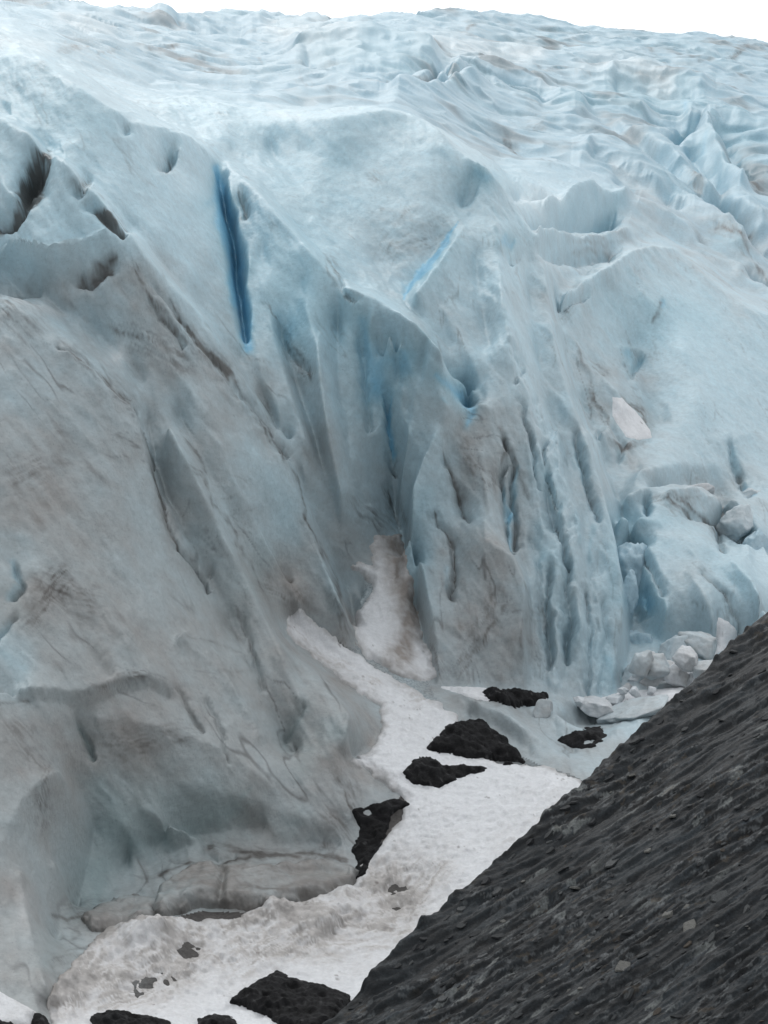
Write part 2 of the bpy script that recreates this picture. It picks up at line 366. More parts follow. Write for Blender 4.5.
# gentle overall unevenness: melt scallops, flutes down the walls, ripples across the icefield
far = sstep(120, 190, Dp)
Q = place(Nn)
X, Y, Z = Q[..., 0], Q[..., 1], Q[..., 2]
lump = fbm(X/3.2, Y/3.2, Z/3.2, 4, 31)
fine = fbm(X/.62, Y/.62, Z/.62, 3, 41)
flute = fbm((X+.45*Z)/1.1, Y/6.0, Z/5.0, 4, 51)
wq = fbm(X/60., Y/45., 3., 3, 63)
ripple = fbm(X/34.+.6*wq, Y/22.+.5*wq, 0, 3, 61)
rid = .5-1.5*np.abs(fbm(X/48.+.5*wq, (Y+.5*X)/26.+.6*wq, 2., 3, 71))
crv = sstep(.16, .0, np.abs(fbm(X/30.+.5*wq, (Y+.35*X)/13., 4., 3, 73)))*sstep(-.05, .25, fbm(X/50., Y/40., 6., 3, 74))*far
rib = .35-1.3*np.abs(fbm((X+.45*Z)/2.4+.35*lump, Y/9.0, Z/8.0, 4, 53))      # melt flutes with sharp crests
ribv = .35-1.3*np.abs(fbm((X+.10*Z)/1.3+.25*lump, Y/9.0, Z/6.0, 4, 54))
wr = stroke([(525,470,40),(560,560,60),(570,680,60)], 50, x=Px, y=Py)
smo = np.clip(stroke([(100,120,50),(200,240,50)], 50, x=Px, y=Py)+stroke([(300,160,60),(400,200,60)], 60, x=Px, y=Py)+stroke([(310,300,45),(320,400,40)], 45, x=Px, y=Py)+stroke([(690,330,60),(720,420,60)], 60, x=Px, y=Py), 0, 1)
rib = (rib*(1-wr)+ribv*1.1*wr)*(1-.7*smo)
scar = .3-np.abs(fbm((X*.75+Z*.66)/1.5+.3*lump, Y/7., (Z*.75-X*.66)/6.5, 4, 57))
cells = np.abs(perlin(X/.9, Y/.9, Z/.9, 81))+.5*np.abs(perlin(X/.43, Y/.43, Z/.43, 82))
GUL = sstep(0, 1, stroke([(300,625,22),(350,680,35),(420,740,50),(480,800,70),(420,880,70),(300,970,60),(120,1000,60),(40,1060,60)], 40, x=Px, y=Py)*1.6-.3)
Nn = Nn + (1-far)*(.12*lump*(1-.5*smo) + .035*fine - .03*cells + (.13*flute*(1-.6*smo)+.42*rib+.24*scar*(1-.6*smo))*(1-.85*GUL)) + far*(1.3*ripple + 1.0*rid + 1.0*(.3-1.3*np.abs(fbm(X/5.5, Y/6.5, 0, 2, 93))) + 1.1*(.25-np.abs(fbm((X+.3*Y)/16., (Y-.2*X)/11., 3., 3, 94))) + 1.5*fbm(X/13.+.5*wq, Y/16., 0, 3, 91) + .3*(.3-np.abs(fbm(X/7., Y/9., 0, 2, 92))) - .5*crv)
Q = place(Nn)
Px, Py = project(Q)
X, Y, Z = Q[..., 0], Q[..., 1], Q[..., 2]

# ------------------------------------------------------------------ what lies on the ice: silt, grime, deep blue ice, firn
SILT = np.array([
 (0,20,.05),(200,60,.10),(400,60,.06),(600,70,.08),(740,80,.10),(100,75,.16),(250,100,.08),(40,110,.10),(100,150,.10),(150,200,.12),(190,300,.24),(200,200,.14),
 (30,150,.14),(60,225,.18),(20,250,.2),(110,300,.5),(150,310,.62),(200,385,.55),(240,420,.5),(120,345,.42),(60,320,.5),(20,330,.55),(40,400,.6),(100,450,.56),(20,480,.66),(60,530,.66),(150,560,.44),
 (40,600,.72),(100,640,.62),(60,665,.62),(8,660,.22),(10,560,.3),(150,715,.66),(60,745,.68),(20,850,.60),(20,760,.6),(220,650,.5),(250,720,.52),(190,740,.62),(300,790,.64),(250,875,.66),(330,770,.8),(300,870,.6),(110,835,.42),(200,810,.4),(270,830,.55),
 (200,560,.38),(180,470,.4),(270,505,.22),(230,445,.36),(300,420,.42),(300,250,.08),(340,200,.14),(330,330,.14),(340,430,.34),(320,490,.36),(300,590,.78),(270,620,.6),(320,640,.7),(340,560,.45),(340,690,.72),(300,670,.66),
 (420,170,.16),(400,240,.28),(450,285,.22),(480,270,.2),(520,340,.22),(460,320,.28),(470,360,.25),(480,440,.6),(490,480,.55),(415,520,.14),(425,450,.2),(500,620,.75),(470,640,.72),(460,560,.5),(430,640,.5),(500,560,.6),
 (560,450,.18),(570,550,.16),(545,600,.3),(560,660,.26),(600,640,.14),(680,330,.06),(720,400,.10),(605,385,.4),(600,440,.3),(580,330,.3),(570,300,.3),(600,350,.32),(625,430,.42),(590,400,.45),(575,420,.3),(700,495,.34),(640,540,.04),(700,600,.28),(740,575,.04),(690,450,.14),(768,380,.12),
 (560,160,.1),(600,190,.12),(650,215,.3),(720,250,.36),(540,250,.2),(768,270,.3),(680,170,.08),(740,180,.06),(250,160,.12),
 (480,720,.55),(540,745,.5),(640,710,.35),(-150,700,.6),(-150,300,.5),(-150,100,.1),(900,300,.1),(900,550,.2)], float)
def idw(tab, sig=46.0):
    num = np.zeros(Px.shape); den = np.full(Px.shape, 1e-9)
    sx, sy = slice(None, None, 4), slice(None, None, 4)
    gx, gy = Px[sx, sy], Py[sx, sy]; num = np.zeros(gx.shape); den = np.zeros(gx.shape)+1e-9
    for x, y, v in tab:
        w = 1/(((gx-x)**2+(gy-y)**2)/sig**2 + .05)**2
        num += w*v; den += w
    f = num/den
    r = np.clip(np.arange(Px.shape[0])/4.0, 0, f.shape[0]-1.001); c = np.clip(np.arange(Px.shape[1])/4.0, 0, f.shape[1]-1.001)
    i = r.astype(int)[:, None]; j = c.astype(int)[None]; u = r[:, None]-i; w = c[None]-j
    return (f[i, j]*(1-w)+f[i, j+1]*w)*(1-u)+(f[i+1, j]*(1-w)+f[i+1, j+1]*w)*u
silt = idw(SILT)
def wash(dst, *items):
    for v, w, pts in items:
        q_ = np.array(pts, float)
        if q_.shape[1] == 2: q_ = np.c_[q_, np.full(len(q_), float(w))]
        big_ = q_[:, 2].max() > 4.5
        q_[:, 2] *= 1.5 if big_ else 1.0
        dst = dst + v*(.8 if big_ else .75)*stroke(q_, w, sharp=1.35 if big_ else 2.0)
    return dst
def paint(dst, *items, amp=1.0):
    """dirt carried down a line: a narrow broken core and a wider apron of streaks running the same way"""
    dst = dst.copy()
    for v, w, pts in items:
        p = np.array(pts, float)
        if p.shape[1] == 2: p = np.c_[p, np.full(len(p), float(w))]
        wm = p[:, 2].max(); reach = wm*4+6
        bb = (WX > p[:, 0].min()-reach) & (WX < p[:, 0].max()+reach) & (WY > p[:, 1].min()-reach) & (WY < p[:, 1].max()+reach)
        if not bb.any(): continue
        xs, ys = WX[bb], WY[bb]
        best = np.full(xs.shape, 1e9); al = np.zeros(xs.shape); ac = np.zeros(xs.shape); wd = np.ones(xs.shape); s0 = 0.0; tot = np.hypot(*np.diff(p[:, :2], axis=0).T).sum()
        for (x0, y0, w0), (x1, y1, w1) in zip(p[:-1], p[1:]):
            dx, dy = x1-x0, y1-y0; ln_ = math.hypot(dx, dy)
            tr_ = ((xs-x0)*dx+(ys-y0)*dy)/(ln_*ln_+1e-9); t = np.clip(tr_, 0, 1)
            d = np.hypot(xs-x0-t*dx, ys-y0-t*dy); m = d < best
            best = np.where(m, d, best); al = np.where(m, s0+tr_*ln_, al); ac = np.where(m, ((xs-x0)*dy-(ys-y0)*dx)/(ln_+1e-9), ac); wd = np.where(m, w0+(w1-w0)*t, wd)
            s0 += ln_
        sd_n = p[0, 0]*.37+p[0, 1]*.11
        n1 = fbm(al/26., ac/2.4, sd_n, 4, 161); n2 = fbm(al/9., ac/3.5, sd_n, 3, 171); n3 = fbm(al/34., 0*al, sd_n, 3, 181)
        iso = v >= 1.0
        if iso:
            g_ = fbm(X[bb]/.55, Y[bb]/.9, Z[bb]/.55, 5, 191)
            out = sstep(.25, .75, np.exp(-(best/(wd*1.15))**2)*(1+.9*g_))*np.clip(.8+.8*g_, .2, 1.1)
        elif wm <= 3.5:
            core = np.exp(-(best/(.55*wd*np.clip(1+1.0*n3, .25, 2)))**2)*np.clip(1+1.2*n2+.9*n3, .1, 1.3)
            apron = np.exp(-(best/(wd*2.6))**1.5)*sstep(-.15, .45, n1)*.38
            out = core*.9+apron
        else:
            out = 1.35*np.exp(-(best/(wd*1.15))**1.7)*np.clip(.42+1.5*sstep(-.2, .5, n1)-.5+.5*n2+.28, .08, 1.4)
        dst[bb] += amp*v*out
    return dst
grain = fbm(X/.5, Y/.5, Z/.5, 4, 101)
blot = fbm(X/2.4, Y/2.4, Z/2.4, 4, 111)
strk = fbm((X*.8+Z*.6)/.35, Y/3., (Z*.8-X*.6)/2.6, 4, 121)
wv_ = sstep(330, 460, Px)
strk = strk*(1-wv_) + fbm((X+.12*Z)/.4, Y/3., (Z-.12*X)/3.0, 4, 122)*wv_       # foliation running down to the right
band = fbm((X*.25+Z*.97)/.28, Y/3., (Z*.25-X*.97)/3.6, 4, 131)   # cross bands

BRK = np.clip(1+1.5*fbm(X/.7, Y/1.5, Z/.7, 4, 99), .05, 1.7)
BRK2 = np.clip(.55+1.5*strk+1.6*fbm(X/.35, Y/.9, Z/.35, 4, 98), 0, 1.5)
grime = np.zeros(Px.shape)
grime = paint(grime,
 (1.7,9,[(45,150,6),(38,172,10),(30,195,10),(18,210,8),(2,228,6)]),(1.2,5,[(36,148,5),(42,165,6)]),(1.6,4,[(92,203,3),(104,214,7),(120,226,5)]),(.5,7,[(78,186,8),(84,180,5)]),(1.0,8,[(88,276,8),(104,262,9),(112,250,4)]),
 (.35,6,[(40,70,4),(44,68,3)]),(.35,3,[(128,122),(132,122)]),(.45,4,[(165,150),(166,168)]),(.4,4,[(238,192),(245,208),(243,218)]),
 (.45,4,[(60,345,3),(95,372,7),(130,402,5)]),(.55,3,[(62,348,2),(98,374,3),(132,404,2.5)]),(.9,2,[(138,412,2),(144,440,2.2),(152,470,1.8),(166,508,1.8),(182,548,1.6),(208,590,1.5)]),
 (.45,5,[(135,268,5),(160,305,6),(190,340,7),(225,380,7),(262,425,5),(285,460,3)]),(.6,2.2,[(180,318),(205,352),(235,385),(262,420),(285,455)]),(.5,2,[(146,290),(165,320),(185,350)]),(.4,2,[(170,300),(190,330),(212,362)]),
 (.6,2.4,[(292,470),(304,505),(318,540),(332,575),(345,610)]),(.5,2.2,[(182,432),(208,482),(238,545),(264,595)]),(.4,6,[(575,300,4),(562,322,5)]),(.5,4,[(612,440,4),(630,446,4),(645,440,4)]),(.4,3,[(575,350),(585,380),(592,400)]),
 (.3,14,[(120,330,10),(150,345,16),(180,360,14)]),(.3,16,[(30,330,14),(0,300,12)]),(.28,16,[(40,470),(20,480)]),(.25,18,[(55,590),(80,600)]),
 (.35,12,[(40,600,8),(55,585,12),(70,575,8)]),(.3,9,[(30,625),(45,605)]),(.5,3.5,[(80,690,2),(110,684,4),(140,677,5),(165,684,3)]),(.5,3,[(0,704),(30,703)]),
 (.25,14,[(90,745),(130,750),(180,735)]),(.35,5,[(45,770,5),(42,800,8),(38,830,7)]),(.25,10,[(20,730),(40,760)]),
 (.35,3,[(178,690),(190,705),(200,730)]),(.4,2,[(202,702),(220,735),(232,762)]),(.3,2,[(190,640),(240,655),(250,672)]),(.35,1.6,[(195,672),(215,678),(240,672)]),(.4,2,[(235,610),(245,640),(258,668)]),
 (.3,2,[(215,530),(235,580),(250,610)]),(.35,2.4,[(186,525),(190,500)]),(.35,4,[(186,468),(196,472)]),
 (.4,3,[(265,300,2),(285,335,3),(300,360,5),(310,380,4)]),(.35,9,[(292,352),(300,375)]),(.6,2.5,[(344,283),(350,292),(357,299)]),(.3,6,[(330,258),(340,275)]),
 (.3,10,[(268,590,9),(290,600,10),(305,592,6)]),(.35,5,[(335,600,5),(345,620,7),(350,640,4)]),
 (.55,7,[(388,490,5),(394,515,9),(400,530,8)]),(.3,12,[(360,510),(375,525)]),
 (.3,8,[(408,210,6),(402,216,5)]),(.3,6,[(372,175),(374,177)]),(.22,14,[(400,235),(390,250),(440,230)]),
 (.7,2.5,[(442,452,2),(448,470,3),(458,492,3.5),(466,515,3)]),(.8,2.2,[(432,512,2),(442,525,2.5),(452,542,2.2),(455,570,1.8),(452,603,1.6)]),(.35,8,[(470,460,6),(485,480,9)]),(.5,3,[(500,430),(507,450),(505,470)]),
 (.35,10,[(500,600),(480,640),(460,670)]),(.4,3,[(522,620),(519,660)]),(.3,12,[(430,650,6),(440,670,10)]),
 (.5,3,[(512,460,2),(520,480,3),(530,500,2)]),(.3,5,[(545,600),(548,640)]),(.25,7,[(530,620),(540,680)]),
 (.5,3.5,[(661,303,2),(659,312,3),(656,322,3)]),(.55,4,[(622,400,2),(640,412,4),(652,428,4)]),(.4,4,[(585,390),(598,410),(610,430)]),(.35,5,[(600,375),(590,368)]),
 (.6,4,[(655,500,3),(690,508,4),(712,522,5),(722,545,5)]),(.6,3,[(738,474),(740,485)]),(.3,5,[(690,500),(720,495)]),(.5,2.5,[(700,575),(722,592),(738,615),(738,640)]),
 (.5,3,[(708,205,2),(722,215,3),(735,225,4),(750,232,4)]),(.4,5,[(715,235),(735,245),(768,275)]),(.3,8,[(640,195,3),(655,202,5),(672,208,3)]),(.35,5,[(742,180,4),(755,188,5)]),(.35,4,[(690,178),(700,190)]),
 (.35,4,[(505,140,2),(530,155,3),(550,165,4)]),(.3,6,[(530,130),(545,125)]),(.3,5,[(630,200),(640,190)]),(.3,5,[(580,250),(610,252)]),(.25,8,[(570,238),(620,242)]),
 # icefield dirt bands
 (.35,3,[(100,60),(125,55)]),(.35,3,[(150,50),(180,52)]),(.3,4,[(60,52),(90,54)]),(.4,2.2,[(140,46),(150,47)]),(.3,3,[(180,60),(205,62)]),(.35,3,[(160,52),(178,50)]),(.25,4,[(195,72),(225,74)]),
 (.45,3,[(418,85),(432,76),(440,70)]),(.5,2.5,[(388,78),(391,84)]),(.4,2,[(468,30),(476,28)]),(.35,2,[(355,25),(368,23)]),(.3,3,[(530,66),(545,73),(575,70)]),(.3,3,[(575,75),(590,78)]),
 (.4,2.5,[(648,48),(652,52)]),(.4,3,[(690,58),(700,66),(745,52)]),(.35,3,[(730,62),(738,52),(748,48)]),(.4,2,[(630,54),(636,55)]),(.3,4,[(740,75),(750,80)]),(.3,3,[(480,66),(490,64)]),
 (.25,4,[(300,85),(330,95),(350,90)]),(.3,2.4,[(440,100),(450,103)]),(.25,3,[(256,60),(262,68)]),
 # gully ice
 (.35,12,[(340,770,8),(350,790,12),(355,810,8)]),(.3,5,[(205,850),(240,853),(260,858)]),(.4,2.4,[(170,860),(185,868),(215,870),(235,862)]),(.35,5,[(220,905),(280,902),(330,892)]),(.4,4,[(58,918),(70,922),(90,915)]),(.35,6,[(66,912),(100,905)]),
 (.7,3,[(158,874),(185,866),(215,868),(240,860),(300,854),(345,860)]),(.6,2.5,[(205,850),(235,853),(262,858),(300,858)]),(.5,3.5,[(160,905),(200,898),(260,902),(330,892)]),(.4,14,[(200,885),(260,880),(320,874)]),
 (.3,10,[(90,955),(60,960)]),(.3,8,[(70,985),(60,1005)]),(.3,3,[(50,965),(60,1000)]),(.3,9,[(330,820),(350,840)]),(.35,9,[(322,850),(310,870)]),
)
blue = np.zeros(Px.shape)
blue = wash(blue,
 (1.5,5,[(217,168,3),(219,190,4.5),(226,218,6),(231,240,6),(236,265,5.5),(238,295,5.5),(243,325,5),(246,352,3.5)]),(.55,8,[(210,200,6),(205,205,6)]),(.2,14,[(222,185,6),(235,260,7),(246,330,6)]),
 (.55,10,[(363,320,5),(368,345,10),(372,370,10),(376,390,8)]),(.6,11,[(395,362,8),(405,372,10),(402,355,6)]),(.4,16,[(385,400,16),(390,440,12)]),(.35,8,[(425,335),(415,355)]),(.3,22,[(350,320),(365,380)]),(.9,2.4,[(388,400,2),(391,430,2.4),(393,450,2)]),
 (1.1,4,[(459,222,1),(447,239,1.6),(434,256,2.4),(419,273,3.4),(408,290,3.4),(405,300,2)]),(.3,8,[(450,236,5),(428,266,7),(410,290,6)]),(.3,9,[(455,240),(430,270)]),
 (.8,6,[(438,378,4),(446,386,6),(458,396,6)]),(.9,4.5,[(464,408,5),(468,416,5),(467,426,3)]),(.4,8,[(462,385),(472,392)]),(.5,4,[(442,402,3),(445,405,2.5)]),
 (.45,6,[(475,172,6),(490,178,6),(474,170,3)]),(.35,10,[(470,185),(505,180)]),(.6,5,[(500,238,3),(503,245,5),(510,243,4)]),(.3,9,[(505,235),(500,255)]),
 (.4,12,[(300,300,25),(290,340,15)]),(.35,16,[(265,300,10),(285,330,16)]),
 (.75,3,[(502,490,2.5),(508,515,3),(515,545,2.5)]),(.7,4,[(516,470,3),(516,500,4),(512,520,3)]),(.5,6,[(546,462,4),(551,485,6),(557,505,4)]),(.5,3,[(580,458),(588,490)]),(.35,6,[(540,530),(541,560)]),(.4,3,[(572,520),(576,545)]),(.4,3,[(592,530),(592,560)]),
 (.3,14,[(555,560),(570,640)]),(.3,9,[(605,640),(600,690)]),(.4,5,[(610,660),(612,690)]),
 (.6,4,[(682,130,4),(692,124,3),(674,137,3)]),(.5,3,[(684,108),(685,116)]),(.35,16,[(700,150,14),(720,175,14)]),(.45,4,[(703,145),(702,155)]),(.3,10,[(735,125),(768,130)]),(.35,9,[(735,150),(750,170)]),
 (.5,8,[(555,222,6),(575,216,9),(600,214,9),(615,212,5)]),(.4,6,[(615,84),(650,86),(690,95)]),(.3,9,[(320,55),(360,52),(400,55),(430,60)]),(.35,5,[(452,78),(470,80)]),(.35,4,[(168,112),(172,116)]),(.25,8,[(630,110),(560,108)]),(.3,7,[(640,150),(680,185)]),(.4,7,[(718,245),(735,250)]),
 (.3,7,[(595,85),(700,110)]),(.35,5,[(255,125),(240,130)]),(.3,6,[(480,128),(475,126)]),
 (.5,4,[(629,355),(634,372),(640,360)]),(.35,8,[(622,345),(640,350)]),(.6,3,[(663,301),(662,306)]),(.3,5,[(648,400),(655,420)]),(.4,4,[(620,448),(622,458)]),(.5,3.5,[(732,450),(737,470)]),(.7,3.5,[(744,486),(752,492)]),(.4,4,[(650,498),(652,508)]),(.35,5,[(578,395),(586,408)]),
 (.4,14,[(640,540,10),(690,545,12),(745,580,12)]),(.5,10,[(620,550,8),(615,600,9),(640,600,9)]),(.5,6,[(640,575),(648,600)]),(.4,9,[(680,520),(620,520)]),(.35,10,[(660,610),(655,640)]),
 (.35,9,[(420,500,8),(415,540,9),(420,580,9)]),(.3,8,[(402,560),(412,600)]),(.4,3,[(443,570),(445,590)]),(.3,12,[(270,480),(285,510),(300,540)]),(.3,9,[(330,570),(340,600)]),
 (.5,4,[(12,560),(18,585),(10,600)]),(.35,4,[(0,640),(12,625)]),(.3,9,[(5,655),(25,670)]),(.25,6,[(10,260),(40,275)]),
 (.25,12,[(100,120),(40,110),(60,140)]),(.25,18,[(260,240),(310,270)]),(.2,20,[(340,160),(300,200)]),
 (.3,10,[(700,320),(640,300)]),(.25,14,[(600,300),(650,330)]))
teal = np.zeros(Px.shape)
teal = wash(teal,
 (.8,16,[(75,915,8),(85,880,16),(100,850,20),(120,815,18),(100,790,12)]),(.7,16,[(140,845,14),(180,835,12),(215,825,16),(235,812,10)]),(.5,20,[(160,800,22),(210,805,22)]),(.8,6,[(96,905,6),(100,880,8),(104,868,5)]),(.9,2.6,[(76,724,2),(84,742,3),(91,757,3)]),
 (.7,5,[(288,745),(294,728),(301,708)]),(.5,9,[(300,770),(310,750)]),(.5,8,[(330,730),(350,735)]),(.5,5,[(168,905),(175,890)]),(.4,8,[(212,890),(210,905)]),(.4,8,[(285,835),(300,815)]),(.5,5,[(320,890),(328,880)]),(.4,9,[(45,960),(55,945)]),(.35,12,[(250,590),(265,560)]),(.4,3,[(240,800),(250,790)]),(.35,6,[(12,590),(20,610)]))
firn = np.zeros(Px.shape)
firn = wash(firn,
 (.8,10,[(270,32,5),(310,38,10),(350,42,6)]),(.85,10,[(425,45,6),(460,50,10),(500,56,8),(540,58,5)]),(.7,9,[(590,65,8),(630,72,9),(670,85,6)]),(.7,7,[(60,24,4),(85,30,7),(110,36,4)]),(.6,8,[(0,38,8),(40,48,6)]),(.5,6,[(270,115,4),(300,117,4)]),(.9,5,[(526,192,3),(545,198,6),(560,202,3)]),(.7,4,[(610,162,2),(640,180,4),(670,200,3)]),(.6,4,[(540,88),(580,95)]),
 (.8,5,[(18,303,3),(40,308,5),(58,314,3)]),(.9,5,[(122,352,6),(118,360,5)]),(.4,5,[(60,292),(66,290)]),(.3,8,[(20,260),(80,255)]),(.5,3,[(690,490),(720,500),(705,495)]),(.35,7,[(555,260),(545,262)]),
 (.3,8,[(30,900),(28,920)]),(.35,5,[(640,530),(690,540)]))

silt = np.clip(silt + .40*blot*sstep(0, .35, silt) + (1-far)*(.10*strk + .08*band) + .08*grain, 0, 1)
gm = np.clip(grime*(1 + .9*grain + .6*strk), 0, 1)
gm = np.clip(gm + .6*sstep(.12, .45, fbm(X/12, Y/14., 0, 5, 141))*far, 0, 1)
gm = np.clip(gm + .30*crv*sstep(-.1, .3, fbm(X/14., Y/14., 1., 3, 143)), 0, 1)
blue = blue + .22*crv
gm = np.clip(gm + .34*sstep(.12, .55, fbm((X*.8+Z*.6)/.9, Y/3., (Z*.8-X*.6)/2.2, 5, 145, .62))*sstep(.35, .7, silt), 0, 1)
gm = np.clip(gm + .30*sstep(.28, .6, strk)*sstep(.3, .6, silt) , 0, 1)
def vnormals(Q):
    du = np.gradient(Q, axis=1); dv = np.gradient(Q, axis=0)
    n = np.cross(du, dv); n /= np.linalg.norm(n, axis=-1)[..., None]+1e-12
    return n
ck = np.abs(fbm((X*.8+Z*.6)/1.7, Y/9., (Z*.8-X*.6)/9., 4, 151))*(1-wv_) + np.abs(fbm((X+.1*Z)/1.6, Y/9., (Z-.1*X)/8., 4, 152))*wv_
ck2 = np.abs(fbm((X*.2+Z)/1.5, Y/9., (Z*.2-X)/7., 4, 153))
crack = np.clip(sstep(.035, .0, ck)*sstep(.0, .3, fbm(X/4., Y/6., Z/4., 3, 154)) + .7*sstep(.028, .0, ck2)*sstep(.1, .4, fbm(X/4., Y/6., Z/4., 3, 155)), 0, 1)*(1-far)
def mix(c, col, w):
    return c*(1-w[..., None]) + np.array(col)*w[..., None]
lowf = sstep(250, 620, Py)
ICE = mix(np.ones(Px.shape+(3,))*np.array((.55, .73, .83)), (.485, .575, .61), lowf*np.interp(Px, [250, 400], [1, .45]))
ICE = ICE * (1 + .05*blot + .03*grain)[..., None]
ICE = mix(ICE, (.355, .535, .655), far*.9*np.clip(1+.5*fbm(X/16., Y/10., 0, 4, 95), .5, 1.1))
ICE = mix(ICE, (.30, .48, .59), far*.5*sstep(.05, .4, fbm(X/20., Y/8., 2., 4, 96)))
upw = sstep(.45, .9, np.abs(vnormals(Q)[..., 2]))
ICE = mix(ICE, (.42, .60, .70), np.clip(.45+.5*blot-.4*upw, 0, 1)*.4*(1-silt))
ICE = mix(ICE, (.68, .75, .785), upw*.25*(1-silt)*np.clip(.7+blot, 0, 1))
ICE = mix(ICE, (.315, .292, .276), np.clip(silt*1.02, 0, .95))
ICE = mix(ICE, (.26, .35, .365), np.clip(teal, 0, .9)*.8)
bl = np.clip(blue, 0, 1)
ICE = mix(ICE, (.34, .53, .62), np.clip(bl*1.6, 0, .85)*(1-.4*silt))
ICE = mix(ICE, (.21, .49, .69), sstep(.35, 1.0, blue)*.88)
ICE = mix(ICE, (.07, .29, .50), sstep(1.0, 1.8, blue)*.7)
ICE = mix(ICE, (.80, .82, .84), np.clip(firn*(1+.5*grain), 0, 1)*.85)
ICE = mix(ICE, (.085, .075, .068), np.clip(gm, 0, .96)*.9)
ICE = mix(ICE, (.12, .12, .12), crack*np.clip(.15+.9*silt, 0, .75))
ICE = ICE*.87*(1.02+(np.array((-.045, .018, .014)))*(1-.8*silt)[..., None]*(1-.6*lowf)[..., None])
ROUGH = np.clip(.42 + .35*silt + .3*firn, 0, 1)

# ------------------------------------------------------------------ materials
def new_mat(name):
    m = bpy.data.materials.new(name); m.use_nodes = True
    nt = m.node_tree; b = nt.nodes['Principled BSDF']
    return m, nt, b
def noise_node(nt, scale, detail=6, rough=.6, vec=None):
    n = nt.nodes.new('ShaderNodeTexNoise'); n.inputs['Scale'].default_value = scale; n.inputs['Detail'].default_value = detail; n.inputs['Roughness'].default_value = rough
    if vec is not None: nt.links.new(vec, n.inputs['Vector'])
    return n
def attr_material(name, bump=.25, fine_scale=5.0, dist=.04, rough=.5, spec=.3, cvar=(.86, 1.14), sss=0.0, aniso=None, speck=0.0):
    m, nt, b = new_mat(name)
    at_ = nt.nodes.new('ShaderNodeAttribute'); at_.attribute_name = 'tint'
    geo = nt.nodes.new('ShaderNodeTexCoord')
    vec = geo.outputs['Object']
    if aniso:
        mp = nt.nodes.new('ShaderNodeMapping'); mp.inputs['Rotation'].default_value = aniso[0]; mp.inputs['Scale'].default_value = aniso[1]
        nt.links.new(vec, mp.inputs['Vector']); vec = mp.outputs['Vector']
    n1 = noise_node(nt, fine_scale, 8, .68, vec)
    mr = nt.nodes.new('ShaderNodeMapRange'); mr.inputs['From Min'].default_value = .3; mr.inputs['From Max'].default_value = .7
    mr.inputs['To Min'].default_value = cvar[0]; mr.inputs['To Max'].default_value = cvar[1]
    nt.links.new(n1.outputs['Fac'], mr.inputs['Value'])
    mul = nt.nodes.new('ShaderNodeVectorMath'); mul.operation = 'SCALE'
    nt.links.new(at_.outputs['Color'], mul.inputs[0]); nt.links.new(mr.outputs['Result'], mul.inputs['Scale'])
    nt.links.new(mul.outputs['Vector'], b.inputs['Base Color'])
    if speck:
        n4 = noise_node(nt, fine_scale*3.3, 5, .75, geo.outputs['Object'])
        m4 = nt.nodes.new('ShaderNodeMapRange'); m4.inputs['From Min'].default_value = .57; m4.inputs['From Max'].default_value = .70
        m4.inputs['To Min'].default_value = 1.0; m4.inputs['To Max'].default_value = 1.0-speck
        nt.links.new(n4.outputs['Fac'], m4.inputs['Value'])
        mul2 = nt.nodes.new('ShaderNodeVectorMath'); mul2.operation = 'SCALE'
        nt.links.new(mul.outputs['Vector'], mul2.inputs[0]); nt.links.new(m4.outputs['Result'], mul2.inputs['Scale'])
        nt.links.new(mul2.outputs['Vector'], b.inputs['Base Color'])
    n2 = noise_node(nt, fine_scale*1.7, 7, .6, geo.outputs['Object'])
    bp = nt.nodes.new('ShaderNodeBump'); bp.inputs['Strength'].default_value = bump; bp.inputs['Distance'].default_value = dist
    nt.links.new(n2.outputs['Fac'], bp.inputs['Height']); nt.links.new(bp.outputs['Normal'], b.inputs['Normal'])
    b.inputs['Roughness'].default_value = rough
    b.inputs['Specular IOR Level'].default_value = spec
    if sss:
        b.inputs['Subsurface Weight'].default_value = sss
        b.inputs['Subsurface Radius'].default_value = (.2, .5, .7); b.inputs['Subsurface Scale'].default_value = .3
    return m
M_ICE = attr_material('glacier_ice', .4, 3.6, .10, .42, .3, (.90, 1.10), speck=.26)
M_SNOW = attr_material('old_snow', .6, 5.0, .10, .8, .1, (.90, 1.10), speck=.15)
M_ROCK = attr_material('dark_rock', .8, 7.0, .08, .75, .15, (.5, 1.5))
M_GROUND = attr_material('moraine_ground', .6, 9.0, .08, .75, .3, (.6, 1.4))
M_SLOPE = attr_material('schist', .7, 12.0, .03, .55, .22, (.45, 1.55))

